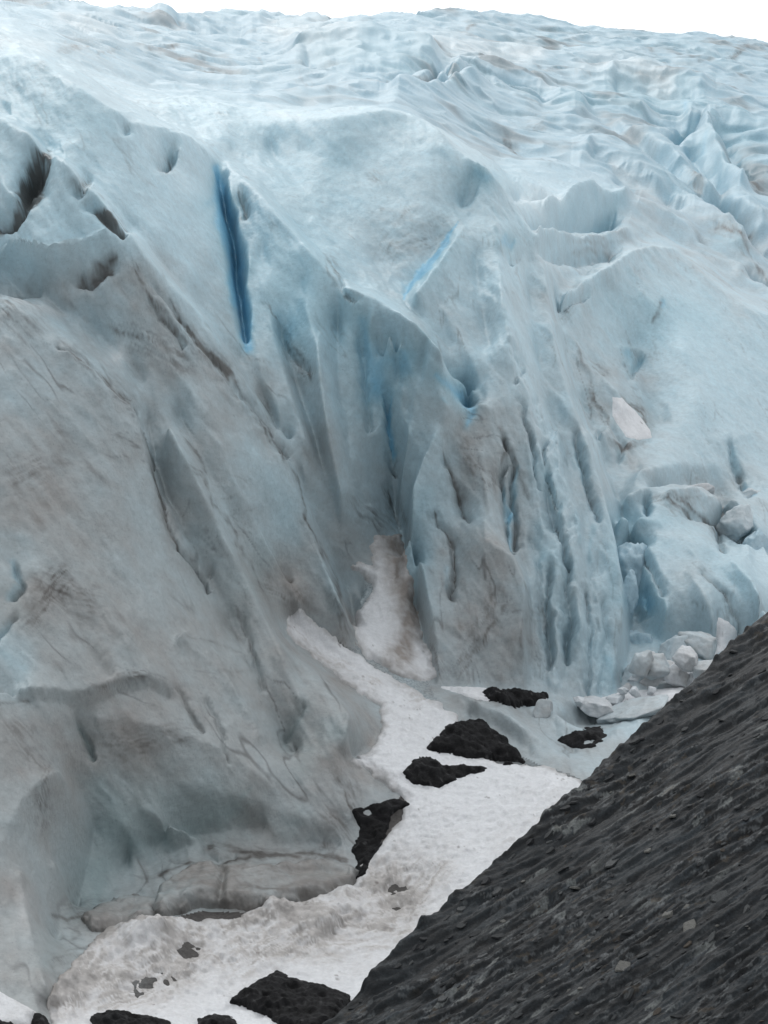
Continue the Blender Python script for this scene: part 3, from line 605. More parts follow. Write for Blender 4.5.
# ------------------------------------------------------------------ mesh building
def vnormals(Q):
    du = np.gradient(Q, axis=1); dv = np.gradient(Q, axis=0)
    n = np.cross(du, dv); n /= np.linalg.norm(n, axis=-1)[..., None]+1e-12
    return n
def grid_mesh(name, Q, mask, colors, mat, normals=None, flip=True):
    """faces of grid Q whose cell is in mask; colors per vertex"""
    r, c = Q.shape[:2]
    jj, ii = np.nonzero(mask)
    v00 = jj*c+ii; v01 = v00+1; v10 = v00+c; v11 = v10+1
    faces = np.stack([v00, v10, v11, v01], 1)
    used, inv = np.unique(faces.ravel(), return_inverse=True)
    faces = inv.reshape(-1, 4).astype(np.int32)
    co = Q.reshape(-1, 3)[used].astype(np.float32)
    me = bpy.data.meshes.new(name)
    me.vertices.add(len(co)); me.vertices.foreach_set('co', co.ravel())
    me.loops.add(faces.size); me.loops.foreach_set('vertex_index', faces.ravel())
    me.polygons.add(len(faces)); me.polygons.foreach_set('loop_start', np.arange(0, faces.size, 4, dtype=np.int32))
    me.update(calc_edges=True); me.validate()
    ca_ = me.color_attributes.new('tint', 'FLOAT_COLOR', 'POINT')
    cc = np.ones((len(co), 4), np.float32); cc[:, :3] = np.clip(colors.reshape(-1, 3)[used], .004, .95)
    ca_.data.foreach_set('color', cc.ravel())
    me.polygons.foreach_set('use_smooth', np.ones(len(faces), bool))
    if normals is not None:
        me.normals_split_custom_set_from_vertices([tuple(x) for x in normals.reshape(-1, 3)[used]])
    me.materials.append(mat)
    ob = bpy.data.objects.new(name, me); COL.objects.link(ob)
    return ob
def tag(o, label=None, cat=None, group=None, kind=None):
    if label: o['label'] = label
    if cat: o['category'] = cat
    if group: o['group'] = group
    if kind: o['kind'] = kind
    return o
def empty(name, loc):
    o = bpy.data.objects.new(name, None); o.location = loc; COL.objects.link(o); return o
def inside(poly, x, y):
    poly = np.array(poly, float); res = np.zeros(x.shape, bool)
    bb = (x >= poly[:, 0].min()) & (x <= poly[:, 0].max()) & (y >= poly[:, 1].min()) & (y <= poly[:, 1].max())
    xs = x[bb]; ys = y[bb]; r = np.zeros(xs.shape, bool)
    for (x0, y0), (x1, y1) in zip(poly, np.roll(poly, -1, 0)):
        if y0 == y1: continue
        c = (y0 > ys) != (y1 > ys)
        r ^= c & (xs < (x1-x0)*(ys-y0)/(y1-y0)+x0)
    res[bb] = r
    return res
def edge_dist(poly, x, y, reach):
    """distance to polygon outline: positive inside, in photo pixels, limited to reach"""
    poly = np.array(poly, float)
    bb = (x >= poly[:, 0].min()-reach) & (x <= poly[:, 0].max()+reach) & (y >= poly[:, 1].min()-reach) & (y <= poly[:, 1].max()+reach)
    out = np.full(x.shape, -reach)
    xs = x[bb]; ys = y[bb]; best = np.full(xs.shape, reach)
    for (x0, y0), (x1, y1) in zip(poly, np.roll(poly, -1, 0)):
        dx, dy = x1-x0, y1-y0
        t = np.clip(((xs-x0)*dx+(ys-y0)*dy)/(dx*dx+dy*dy+1e-9), 0, 1)
        best = np.minimum(best, np.hypot(xs-x0-t*dx, ys-y0-t*dy))
    ins = inside(poly, xs, ys)
    out[bb] = np.where(ins, best, -best)
    return out

# cells
cx_ = .25*(Px[:-1, :-1]+Px[1:, :-1]+Px[:-1, 1:]+Px[1:, 1:]); cy_ = .25*(Py[:-1, :-1]+Py[1:, :-1]+Py[:-1, 1:]+Py[1:, 1:])
# rows beyond the crest of the icefield, curving down behind the skyline
nb = 10
back = np.stack([Q[0] + np.array((0, 6.0*k, -0.10*(k**2)*6.0)) + Q[0]*np.array((.012*k, 0, 0)) for k in range(nb, 0, -1)])
Qf = np.concatenate([back, Q], 0)
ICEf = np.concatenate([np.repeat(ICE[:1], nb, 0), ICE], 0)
VN = vnormals(Qf)
if VN[nb+5, NC//2, 2] < 0: VN = -VN
cxf = np.concatenate([np.repeat(cx_[:1], nb, 0), cx_], 0); cyf = np.concatenate([np.repeat(cy_[:1]-5, nb, 0), cy_], 0)

GULLY = [(-190,1040),(20,1012),(55,1022),(50,985),(62,930),(100,915),(150,915),(200,903),(260,905),(330,896),(356,880),(352,850),(375,805),(392,795),(375,775),(350,760),(368,748),(382,725),(376,704),(355,694),(320,665),(290,645),(282,622),(300,606),(350,640),(352,600),(372,540),(400,534),(410,570),(430,650),(440,686),(480,690),(530,692),(580,700),(612,702),(640,694),(690,660),(720,645),(768,632),(960,600),(960,1200),(-190,1200)]
REGIONS = [
 ('ice_ridge', [(-200,-60),(0,40),(45,60),(75,79),(110,102),(135,116),(165,124),(195,130),(212,156),(219,185),(226,220),(232,255),(238,300),(244,350),(250,372),(240,370),(200,312),(155,258),(130,222),(100,191),(60,156),(30,127),(0,117),(-200,50)], 'far left blue grey ice ridge with a sharp crest'),
 ('ice_slab', [(-200,50),(0,117),(30,127),(60,156),(100,191),(130,222),(155,258),(200,312),(240,371),(292,465),(320,540),(350,600),(352,640),(285,610),(250,600),(210,590),(180,545),(156,490),(144,430),(132,404),(100,379),(60,346),(30,319),(0,298),(-200,240)], 'dirt streaked ice slab with dark pits along its crest'),
 ('ice_fin', [(212,156),(219,185),(226,220),(232,255),(238,300),(244,350),(250,372),(292,465),(320,540),(350,600),(372,545),(396,520),(412,485),(440,428),(462,440),(446,400),(443,352),(425,332),(400,307),(372,295),(350,285),(330,268),(305,243),(280,214),(255,186),(230,158)], 'smooth blue ice fin beside the narrow crevasse'),
 ('ice_face', [(219,160),(230,156),(255,186),(280,214),(305,243),(330,268),(350,285),(372,295),(400,307),(410,302),(430,266),(462,222),(500,190),(500,186),(486,164),(470,156),(450,138),(430,121),(410,112),(385,106),(355,111),(320,114),(280,118),(250,115),(225,104),(200,93),(165,95),(138,112),(165,124),(195,130),(212,156)], 'broad pale ice face under the icefield'),
 ('ice_pillar', [(410,302),(430,266),(462,222),(480,208),(500,203),(530,220),(547,245),(551,300),(556,340),(566,375),(580,410),(595,450),(610,490),(620,530),(627,570),(630,610),(625,650),(615,700),(580,702),(530,693),(440,688),(430,650),(410,570),(398,530),(412,485),(440,428),(462,440),(446,400),(443,352),(425,332),(408,312)], 'tall central ice pillar with fluted blue sides'),
 ('ice_buttress', [(548,250),(560,296),(585,277),(610,262),(650,242),(690,257),(730,295),(780,317),(960,375),(960,620),(768,632),(768,600),(735,555),(690,522),(625,508),(605,480),(595,450),(580,410),(566,375),(556,340),(551,300)], 'rounded right hand ice mass with a broken hollow'),
 ('serac_dome', [(605,480),(625,508),(690,522),(735,555),(768,600),(780,640),(720,645),(690,660),(640,694),(612,702),(625,650),(630,610),(627,570),(620,530)], 'pale blue ice dome above the fallen blocks'),
]
reg = np.full(cxf.shape, -1)
for k, (nm, poly, lab) in enumerate(REGIONS):
    reg[inside(poly, cxf, cyf) & (reg < 0)] = k
gul = edge_dist(GULLY, cxf, cyf, 30) > 7
RAMP = [(425,676),(480,684),(560,694),(620,696),(690,655),(760,630),(780,650),(700,700),(640,745),(600,790),(572,775),(540,765),(505,748),(470,728),(440,705)]
ramp = inside(RAMP, cxf, cyf); gul &= ~ramp
gul &= ~inside([(-40,1000),(20,900),(120,905),(110,940),(75,975),(58,1012),(40,1030)], cxf, cyf)
reg[gul] = -2
wall = (reg == -1) & (cyf > np.interp(cxf, [-200, 0, 100, 200, 300, 948], [200, 290, 370, 540, 590, 600]))
LEDGE = [(150,914),(165,876),(190,852),(215,848),(260,855),(300,848),(340,850),(362,862),(358,882),(330,897),(260,906),(200,904)]
ledge = inside(LEDGE, cxf, cyf)
reg[wall] = -3; reg[ledge] = -3; reg[ramp & (reg < 0)] = -5
def tidy(reg):
    H_, W_ = reg.shape; par = []; runs = []
    def find(i):
        while par[i] != i: par[i] = par[par[i]]; i = par[i]
        return i
    prev = []
    for j in range(H_):
        row = reg[j]; cut = np.flatnonzero(np.diff(row))+1
        st = np.r_[0, cut]; en = np.r_[cut, W_]; cur = []
        for a, b in zip(st, en):
            i = len(par); par.append(i); runs.append((j, a, b, row[a])); cur.append(i)
        p = 0
        for i in cur:
            _, a, b, v = runs[i]
            for q in prev:
                _, c, d, w_ = runs[q]
                if c >= b: break
                if d > a and w_ == v: par[find(i)] = find(q)
        prev = cur
    size = {}
    for i, (j, a, b, v) in enumerate(runs): size[find(i)] = size.get(find(i), 0)+b-a
    best = {}
    for i, (j, a, b, v) in enumerate(runs):
        r_ = find(i)
        if size[r_] > size.get(best.get(v), 0): best[v] = r_
    for i, (j, a, b, v) in enumerate(runs):
        if find(i) != best[v]:
            reg[j, a:b] = reg[j-1, a] if j else (reg[j, a-1] if a else v)
for _ in range(4): tidy(reg)
glacier = empty('glacier', at(300, 700, 72))
tag(glacier, 'huge blue and grey glacier front rising in ridges and crevasses to the skyline', 'glacier')
def part(nm, mask, lab):
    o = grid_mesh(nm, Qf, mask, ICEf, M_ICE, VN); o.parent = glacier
    o.matrix_parent_inverse = glacier.matrix_world.inverted() if False else o.matrix_parent_inverse
    o.location = -glacier.location
    if lab: o['label'] = lab
    return o
part('upper_icefield', reg == -1, 'pale rippled upper icefield reaching the skyline')
part('ice_wall', reg == -3, 'large grey silt covered ice wall at the left')
part('ice_ramp', reg == -5, 'grey smooth ice ramps at the gully head')
for k, (nm, poly, lab) in enumerate(REGIONS):
    part(nm, reg == k, lab)

# gully floor: dark gravel that shows between ice and snow, grey ice at its upper end
gcol = np.ones(Px.shape+(3,))*np.array((.07, .066, .063))*(1+.6*grain)[..., None]
icy = np.clip(stroke([(440,690,25),(500,715,35),(570,745,30),(650,705,25),(720,650,25)], 25, x=Px, y=Py)*1.5, 0, 1)
icy = np.maximum(icy, np.clip(stroke([(352,570,20),(356,620,22),(380,670,25),(430,690,20)], 25, x=Px, y=Py)*1.6, 0, 1))
icy = np.maximum(icy, np.clip(stroke([(70,940,25),(120,940,30),(60,1000,30)], 25, x=Px, y=Py)*1.3, 0, 1))
gcol = gcol*(1-icy[..., None]) + (ICE*.9)*icy[..., None]
gcolf = np.concatenate([np.repeat(gcol[:1], nb, 0), gcol], 0)
g = grid_mesh('ground', Qf, reg == -2, gcolf, M_GROUND, VN); tag(g, kind='structure')

# ------------------------------------------------------------------ snow sheets and rock mounds lying on it
wob = fbm(X/.9, Y/.9, Z/.9, 6, 201, .62)
def sheet(name, poly, height, rim, colors, mat, bump=None, wobble=9.0, profile=.5, sink=.25, base_=None, rimdirt=None):
    Q0 = Q if base_ is None else base_[0]
    d = edge_dist(poly, Px if base_ is None else base_[1], Py if base_ is None else base_[2], rim*1.6+14) + wobble*wob
    t = np.clip(d/rim, 0, 1)
    h = height*t**profile - sink*np.clip(-d/5., 0, 1)
    if bump is not None: h = h + bump*np.clip(t*1.5, 0, 1)
    h = np.where(d < -7, -.6, h)
    Qs = Q0 + h[..., None]*DV
    sheet.h = h
    cm = d > -6
    mask = cm[:-1, :-1] & cm[1:, :-1] & cm[:-1, 1:] & cm[1:, 1:]
    n = vnormals(Qs)
    if np.median(n[..., 2][cm]) < 0: n = -n
    if rimdirt is not None:
        colors = mix(colors, rimdirt, np.clip(1-d/8.+.8*grain, 0, 1)*np.clip(.45+.9*wob, 0, 1))
    return grid_mesh(name, Qs, mask, colors, mat)
LSLAB = [(158,892),(172,880),(190,870),(214,866),(235,870),(262,872),(300,866),(330,866),(350,870),(362,876),(352,890),(330,900),(290,906),(258,912),(225,908),(200,908),(165,918),(152,914)]
lcol = mix(ICE, (.235, .222, .21), np.clip(.55+.5*blot+.3*grain, 0, .85))
joint = -.30*stroke([(208,868),(222,885),(216,912)], 3.5) - .2*stroke([(262,870),(290,884),(345,880)], 4) + .22*stroke([(240,872),(280,878)], 9)
o = sheet('ice_ledge', LSLAB, .75, 7, lcol, M_ICE, .14*fbm(X/1.1, Y/1.1, Z/1.1, 4, 281)+joint, 5.0, rimdirt=(.06, .055, .05))
o.parent = glacier; o.location = -glacier.location; o['label'] = 'low grey ice slab lying above the dirty snow'
o = sheet('ice_ledge', [(82,918),(98,906),(120,899),(150,895),(166,902),(152,920),(118,930),(92,932)], .4, 7, lcol, M_ICE, .2*fbm(X/.8, Y/.8, Z/.8, 5, 282), 8.0, rimdirt=(.06, .055, .05))
o.parent = glacier; o.location = -glacier.location; o['label'] = 'short broken dirty ice ledge left of the slab'
snow_n = fbm(X/1.3, Y/1.3, Z/1.3, 5, 211)
snow_s = fbm((X-.5*Y)/.5, (Y+.5*X)/2.5, Z/1.2, 4, 221)
pock = np.abs(perlin(X/.45, Y/.45, Z/.45, 231))
SN = np.ones(Px.shape+(3,))*np.array((.70, .715, .735))*(1+.06*snow_n)[..., None]
sd = np.zeros(Px.shape)
sd = paint(sd, (.5,14,[(300,640,5),(330,665,6),(380,690,5)]),(.3,30,[(420,880),(390,905)]),(.45,22,[(440,870,10),(420,900,22)]),(.35,25,[(520,850,20),(560,830,20)]),
 (.55,25,[(300,930,25),(250,960,22)]),(.5,30,[(340,940,30),(400,930,20)]),(.8,18,[(190,955,16),(140,985,22),(110,1000,16)]),(.75,14,[(170,945,10),(195,950,12)]),(.7,12,[(290,905,10),(310,925,12)]),(1.0,13,[(52,1000,12),(62,975,14),(85,950,14),(110,938,10)]),(.8,12,[(80,1000,12),(95,970,14)]),
 (.7,10,[(100,935,10),(130,925,8),(170,920,6)]),(.6,14,[(60,970,10),(70,1000,12)]),(.5,5,[(230,930,5),(260,920,6)]),(.9,7,[(232,932,6),(240,925,6)]),(.45,16,[(385,880,10),(400,910,14)]),(.5,3,[(355,690),(320,668)]),(.7,7,[(400,690,5),(425,700,8),(415,705,6)]))
low0 = np.clip(stroke([(60,980,45),(180,950,50),(320,915,40),(400,890,35)], 45, x=Px, y=Py)*1.3, 0, 1)
sd = np.clip(sd*(1+.9*snow_n+.5*snow_s) + low0*(.25+.6*sstep(-.15, .45, fbm(X/1.4, Y/1.4, Z/1.4, 7, 217, .7))+.35*sstep(0, .4, fbm((X+.3*Y)/.3, Y/1.2, Z/.4, 5, 219))) + .12*sstep(.0, .4, fbm(X/3., Y/3., Z/3., 6, 218, .65)), 0, 1)
SN = mix(SN, (.42, .39, .365), np.clip(sd*.72+.15*np.clip(snow_s, 0, 1), 0, 1))
SN = mix(SN, (.20, .19, .18), sstep(.85, 1.2, sd+.25*grain)*.65)
speck = sstep(.48, .62, perlin(X/.16, Y/.16, Z/.16, 241))*sstep(.1, .4, snow_n)
SN = mix(SN, (.14, .12, .11), speck*.7)
S1 = [(286,622),(300,609),(318,625),(345,646),(380,669),(415,690),(440,705),(456,716),(470,740),(500,764),(545,768),(575,779),(590,791),(600,830),(560,880),(480,960),(400,1040),(340,1100),(150,1105),(60,1060),(48,1005),(55,985),(95,940),(110,928),(150,920),(172,918),(200,922),(240,918),(262,905),(275,897),(300,903),(340,888),(352,880),(360,868),(385,840),(400,822),(405,803),(392,788),(372,772),(352,762),(370,752),(384,728),(380,706),(358,692),(322,664),(295,645)]
low_ = np.clip(stroke([(60,980,45),(180,950,50),(320,915,40),(400,890,35)], 45, x=Px, y=Py)*1.3, 0, 1)
mound = .35-np.abs(fbm(X/1.8, Y/1.8, Z/1.8, 5, 215))*1.6
humps = .18*snow_n + .06*snow_s - .14*pock - .07*np.abs(perlin(X/.22, Y/.22, Z/.22, 233)) + low_*(.38*mound+.15*fbm(X/.45, Y/.45, Z/.45, 3, 216)) + .25*stroke([(130,935,14),(165,922,16)], 14) + .3*stroke([(270,905,10),(285,900,10)], 10)+.25*stroke([(340,890,10),(350,905,12),(360,915,10)], 12) - .3*stroke([(190,955,14),(150,985,18)], 16) + .25*stroke([(320,925,16)], 16) - .2*stroke([(392,905,12),(400,880,12)], 12) + .3*stroke([(520,790,26),(560,800,22)], 24)
o = sheet('snow_field', S1, .32, 9, SN, M_SNOW, humps, rimdirt=(.25, .235, .22)); QS = Q + np.maximum(sheet.h, 0)[..., None]*DV; PXS, PYS = project(QS)
tag(o, 'long white snow tongue filling the gully between ice wall and dark rock slope', 'snow field')
SN2 = mix(SN, (.33, .30, .28), np.clip(stroke([(392,548,16),(405,590,14),(412,640,12),(400,660,14)], 14)*.9*(1+grain), 0, 1))
S2 = [(375,536),(400,536),(404,556),(412,575),(414,600),(424,640),(437,676),(425,682),(395,672),(366,660),(354,634),(356,612),(370,594),(371,584),(352,568),(358,563),(373,568),(371,548)]
o = sheet('snow_patch', S2, .3, 8, SN2, M_SNOW, .14*snow_n, rimdirt=(.25, .235, .22)); tag(o, 'dirty snow patch wedged upright below the dark ice hollow', 'snow patch', 'snow patches')
for poly, lab in (
 ([(440,687),(480,688),(520,692),(548,698),(540,704),(505,702),(478,700)], 'thin white snow strip at the foot of the fluted pillar'),
 ([(613,398),(622,398),(636,412),(650,430),(652,438),(640,440),(626,437),(612,415)], 'small white snow wedge in the hollow of the right ice mass'),
 ([(-60,960),(0,992),(36,1013),(30,1030),(-60,1040)], 'small white snow patch in the bottom left corner'),
 ([(718,617),(728,622),(740,634),(728,648),(712,656),(716,640)], 'white snow patch beside the blue dome above the rock slope'),
 ([(596,700),(620,692),(660,690),(690,684),(676,706),(640,716),(604,716)], 'snow dusted floor between the fallen ice blocks and the beam'),
 ([(680,668),(700,664),(704,676),(690,690),(672,690)], 'small white snow patch among the fallen ice blocks')):
    o = sheet('snow_patch', poly, .1 if 'wedge' in lab else .3, 7, SN, M_SNOW, .08*snow_n, 2.0); tag(o, lab, 'snow patch', 'snow patches')

rk = fbm(X/.9, Y/.9, Z/.9, 5, 251); rk2 = np.abs(perlin(X/.5, Y/.5, Z/.5, 261)); 
RC = np.ones(Px.shape+(3,))*np.array((.013, .013, .014))*(1+.9*grain+.5*rk)[..., None]
RC = mix(RC, (.07, .07, .072), sstep(.45, .75, perlin(X/.22, Y/.22, Z/.22, 271))*.8)
for poly, hgt, lab in (
 ([(428,748),(445,728),(460,722),(482,722),(500,734),(515,748),(526,762),(505,764),(470,758),(440,752)], .55, 'largest black rock mound poking through the snow'),
 ([(402,772),(412,760),(428,757),(445,764),(487,767),(480,773),(455,778),(440,787),(415,785)], .4, 'low black rock mound just below the largest one'),
 ([(477,696),(490,690),(520,692),(549,696),(545,702),(520,708),(500,704)], .75, 'flat black rock band under the central ice pillar'),
 ([(350,884),(358,864),(352,850),(360,828),(354,812),(374,802),(400,798),(410,804),(392,814),(386,836),(374,852),(364,872)], .25, 'black rock filling the gap between grey ice and snow'),
 ([(226,1004),(250,985),(278,972),(300,982),(352,996),(340,1040),(300,1040),(262,1012)], .6, 'dark rock mound at the bottom beside the rock slope'),
 ([(-20,1020),(15,1017),(45,1016),(60,1040),(-20,1060)], .4, 'black rock in the bottom left corner below the snow patch'),
 ([(92,1020),(108,1008),(125,1012),(170,1022),(180,1050),(90,1050)], .4, 'black rough rock at the bottom edge between two snow areas'),
 ([(198,1020),(215,1016),(236,1020),(240,1045),(198,1045)], .4, 'small dark rock at the bottom edge of the snow'),
 ([(556,740),(575,732),(600,727),(606,736),(592,748),(572,749)], .3, 'dark rock under the grey ice ramp at the gully head')):
    o = sheet('rock_outcrop', poly, hgt, 10, RC, M_ROCK, (.34*rk - .16*rk2 + .12*fbm(X/.28, Y/.28, Z/.28, 3, 265) - .25*np.abs(perlin(X/.9, Y/.9, Z/.9, 266))), 7.0, base_=(QS, PXS, PYS)); tag(o, lab, 'rock', 'black rocks in the snow')

# ------------------------------------------------------------------ loose ice blocks and seracs at the right
def ice_block(px, py, depth, w, h, seed, lab, tint, silt_amt=.3, name='ice_block', cat='ice block', tilt=0.0, group='fallen ice blocks', thick=None, cuts=22, round_=.35):
    import bmesh
    r = np.random.RandomState(seed)
    bm = bmesh.new(); bmesh.ops.create_icosphere(bm, subdivisions=5, radius=1)
    v = np.array([q.co[:] for q in bm.verts])
    # cut the ball by random planes to get a faceted, melted lump
    d = np.full(len(v), 1.0)
    for _ in range(cuts):
        n = r.normal(size=3); n /= np.linalg.norm(n); k = r.uniform(.48, .80)
        dn = v@n
        lim = np.where(dn > .05, k/np.maximum(dn, .05), 9)
        d = -np.log(np.exp(-d*55)+np.exp(-lim*55))/55
    v = v*d[:, None]
    s = np.array((w/2*depth/F, (thick or w)/2*depth/F, h/2*depth/F))
    v = v/np.abs(v).max(0)*s
    c, sn = math.cos(tilt), math.sin(tilt)
    v = np.stack([v[:, 0]*c-v[:, 2]*sn, v[:, 1], v[:, 0]*sn+v[:, 2]*c], 1)
    o_ = np.array(at(px, py, depth))
    ww = v+o_
    nn = fbm(ww[:, 0]/.8, ww[:, 1]/.8, ww[:, 2]/.8, 4, 300+seed)
    n2 = fbm(ww[:, 0]/.35, ww[:, 1]/.35, ww[:, 2]/.35, 3, 350+seed); n3 = np.abs(perlin(ww[:, 0]/.7, ww[:, 1]/.7, ww[:, 2]/.7, 360+seed))
    v *= (1+.14*nn+.07*n2-.14*n3)[:, None]
    for q, p in zip(bm.verts, v): q.co = p
    me = bpy.data.meshes.new(name); bm.to_mesh(me); bm.free()
    g1 = fbm(ww[:, 0]/1.2, ww[:, 1]/1.2, ww[:, 2]/1.2, 4, 400+seed); g2 = fbm(ww[:, 0]/.3, ww[:, 1]/.3, ww[:, 2]/.3, 4, 500+seed)
    colr = mix(np.ones((len(v), 3))*np.array(tint)*(1+.06*g2)[:, None], (.32, .30, .285), np.clip(silt_amt+.6*g1+.25*g2, 0, .9)*min(1, silt_amt*3))
    a = me.color_attributes.new('tint', 'FLOAT_COLOR', 'POINT'); cc = np.ones((len(v), 4), np.float32); cc[:, :3] = np.clip(colr, .01, .95); a.data.foreach_set('color', cc.ravel())
    me.polygons.foreach_set('use_smooth', np.ones(len(me.polygons), bool)); me.materials.append(M_ICE)
    ob = bpy.data.objects.new(name, me); ob.location = o_; COL.objects.link(ob)
    return tag(ob, lab, cat, group)
PALE = (.52, .60, .64); BLU = (.43, .58, .66); WHT = (.62, .66, .69)
for a_ in (
 (700,646,88,46,52,1,'large grey rounded ice block beside the white snow patch',PALE,.4,'ice_block','ice block',.2),
 (674,652,88,36,46,2,'pale ice block with a pointed top left of the large grey block',PALE,.25,'ice_block','ice block',-.2),
 (662,684,85,72,58,3,'broad dirty heap of ice in front of the other blocks',WHT,.4,'ice_block','ice block',.3),
 (636,680,85,42,54,4,'whitish ice block nearest to the foot of the pillar',PALE,.2,'ice_block','ice block',.1),
 (643,652,91,44,50,5,'bluish ice block behind the dirty heap',BLU,.15,'ice_block','ice block',.4),
 (690,682,83,40,34,6,'low whitish ice block against the rock slope',WHT,.2,'ice_block','ice block',.5),
 (598,708,80,40,20,7,'low broken ice lump at the pillar foot',WHT,.3,'ice_block','ice block',-.2),
 (543,712,77,24,28,8,'small grey ice knob beside the flat black rock',PALE,.45,'ice_block','ice block',0),
 (636,712,79,84,24,9,'long pale ice beam leaning on the rock slope',PALE,.3,'ice_block','ice block',.38),
 (592,740,76,30,18,10,'grey ice chunk on the dark rock at the gully head',PALE,.5,'ice_block','ice block',.4),
 (650,664,84,26,30,11,'small pale ice chunk on top of the dirty heap',WHT,.3,'ice_block','ice block',.7),
 (685,664,85,28,26,12,'small whitish ice chunk wedged under the large grey block',WHT,.35,'ice_block','ice block',-.5),
 (616,700,81,22,16,13,'tiny white ice shard beside the teal stump',WHT,.1,'ice_block','ice block',.5),
 (580,702,80,18,12,14,'tiny pale ice shard at the left end of the low ice lump',WHT,.2,'ice_block','ice block',-.4),
):
    ice_block(*a_)
rb = np.random.RandomState(11)
for k in range(16):      # small rubble of the fallen heap
    x_ = rb.uniform(606, 700); y_ = rb.uniform(690, 716) if k < 9 else rb.uniform(650, 690)
    if x_ > 700-(y_-650)*1.0: x_ -= 40
    sz = rb.uniform(7, 16)
    ice_block(x_, y_, 81 if y_ > 690 else 84.5, sz, sz*rb.uniform(.6, .95), 60+k, 'small whitish ice shard in the rubble below the larger blocks', WHT, .15, 'ice_block', 'ice block', rb.uniform(-.6, .6), 'small ice shards in the rubble')
for x_, y_, w_, h_, k in ((648,700,34,26,1),(670,694,36,28,2),(628,696,28,26,3),(654,668,36,32,4),(676,676,34,30,5),(640,664,26,34,6),(688,660,30,34,7),(704,672,30,26,8),(624,716,30,16,9)):
    ice_block(x_, y_, 84-.3*k, w_, h_, 90+k, 'dirty white ice lump packed in the heap at the foot of the dome', WHT if k % 2 else PALE, .38, 'ice_block', 'ice block', rb.uniform(-.5, .5), 'ice lumps packed in the heap')
for a_ in (
 (601,392,113,24,34,31,'dirty grey block in the upper left of the hollow of the right ice mass',PALE,.6),
 (590,428,112,22,34,32,'pale block at the left edge of the hollow beside the pillar',PALE,.35),
 (607,458,109,34,38,33,'rounded pale block at the lower end of the hollow',PALE,.2),
 (640,463,110,40,26,34,'low pale block right of the rounded block below the snow wedge',PALE,.15),
 (655,500,104,36,22,35,'grey block on the dark ledge left of the dome top',PALE,.4),
 (692,494,106,48,22,36,'long pale slab capping the dark ledge above the dome',WHT,.3),
 (735,522,104,40,44,37,'pale block behind the right shoulder of the dome',PALE,.25),
 (757,548,102,34,40,38,'bluish block at the right edge of the picture behind the dome',BLU,.2),
 (712,512,107,30,26,39,'grey block half sunk in the dark hollow above the dome',PALE,.55),
 (752,500,110,44,30,40,'pale block at the right edge below the two dark slits',PALE,.2)):
    ice_block(*a_, group='broken blocks of the right icefall')
for a_ in (
 (613,602,90,18,60,21,'slim rounded blue ice column touching the tall pillar',BLU,.02,'serac','ice column',0),
 (630,594,92,17,52,22,'thin blue ice blade between column and dome',BLU,.05,'serac','ice column',.12),
 (634,580,95,56,78,23,'blocky blue ice tower with a flat top beside the pillar',BLU,.12,'serac','ice column',.1),
 (615,682,84,15,32,24,'short teal ice stump at the pillar foot',(.36,.50,.55),.05,'serac','ice column',0),
):
    ice_block(*a_, group='blue seracs beside the pillar')

# ------------------------------------------------------------------ the dark schist slope in front
E0 = np.array(at(330, 1024, 46)); E1 = np.array(at(768, 617, 62)); E2 = np.array(at(768, 1024, 42))
NRM = np.cross(E1-E0, E2-E0); NRM /= np.linalg.norm(NRM)
if NRM[2] < 0: NRM = -NRM
def edge_x(b):   # the slope's outer edge in the photo
    return np.interp(b, [520,560,617,640,680,700,735,765,790,830,865,905,940,985,1024,1150], [880,830,768,742,700,680,640,604,583,540,498,455,418,374,330,190])
UA = E1-E0; UA /= np.linalg.norm(UA)          # along the edge, uphill to the right
UB = np.cross(NRM, UA)
if (E2-E0)@UB < 0: UB = -UB
sb = np.arange(540, 1180, 1.25); sa = np.arange(-40, 720, 1.25)
gB, gA = np.meshgrid(sb, sa, indexing='ij')
pxs = edge_x(gB)+gA
pxs_c = pxs
ray = np.stack([(pxs_c-CX)/F, np.ones_like(pxs_c), (CY-gB)/F], -1)
tt = (E0@NRM)/(ray@NRM)
tt = np.where((tt > 5) & (tt < 140), tt, 140)
ins_ = np.maximum(gA, 0)
rayc = np.stack([(edge_x(gB)+ins_-CX)/F, np.ones_like(pxs_c), (CY-gB)/F], -1)
tt = (E0@NRM)/(rayc@NRM); good = (tt > 4) & (tt < 150)
tt = np.clip(tt, 4, 150)
R = rayc*tt[..., None]
over = np.clip(-gA, 0, 40)
def on_slope(px, py):
    r_ = np.array(((px-CX)/F, 1, (CY-py)/F)); return r_*((E0@NRM)/(r_@NRM))
GU = on_slope(700, 815)-on_slope(560, 900); GU /= np.linalg.norm(GU); GV = np.cross(NRM, GU)
u = R@GU; v = R@GV
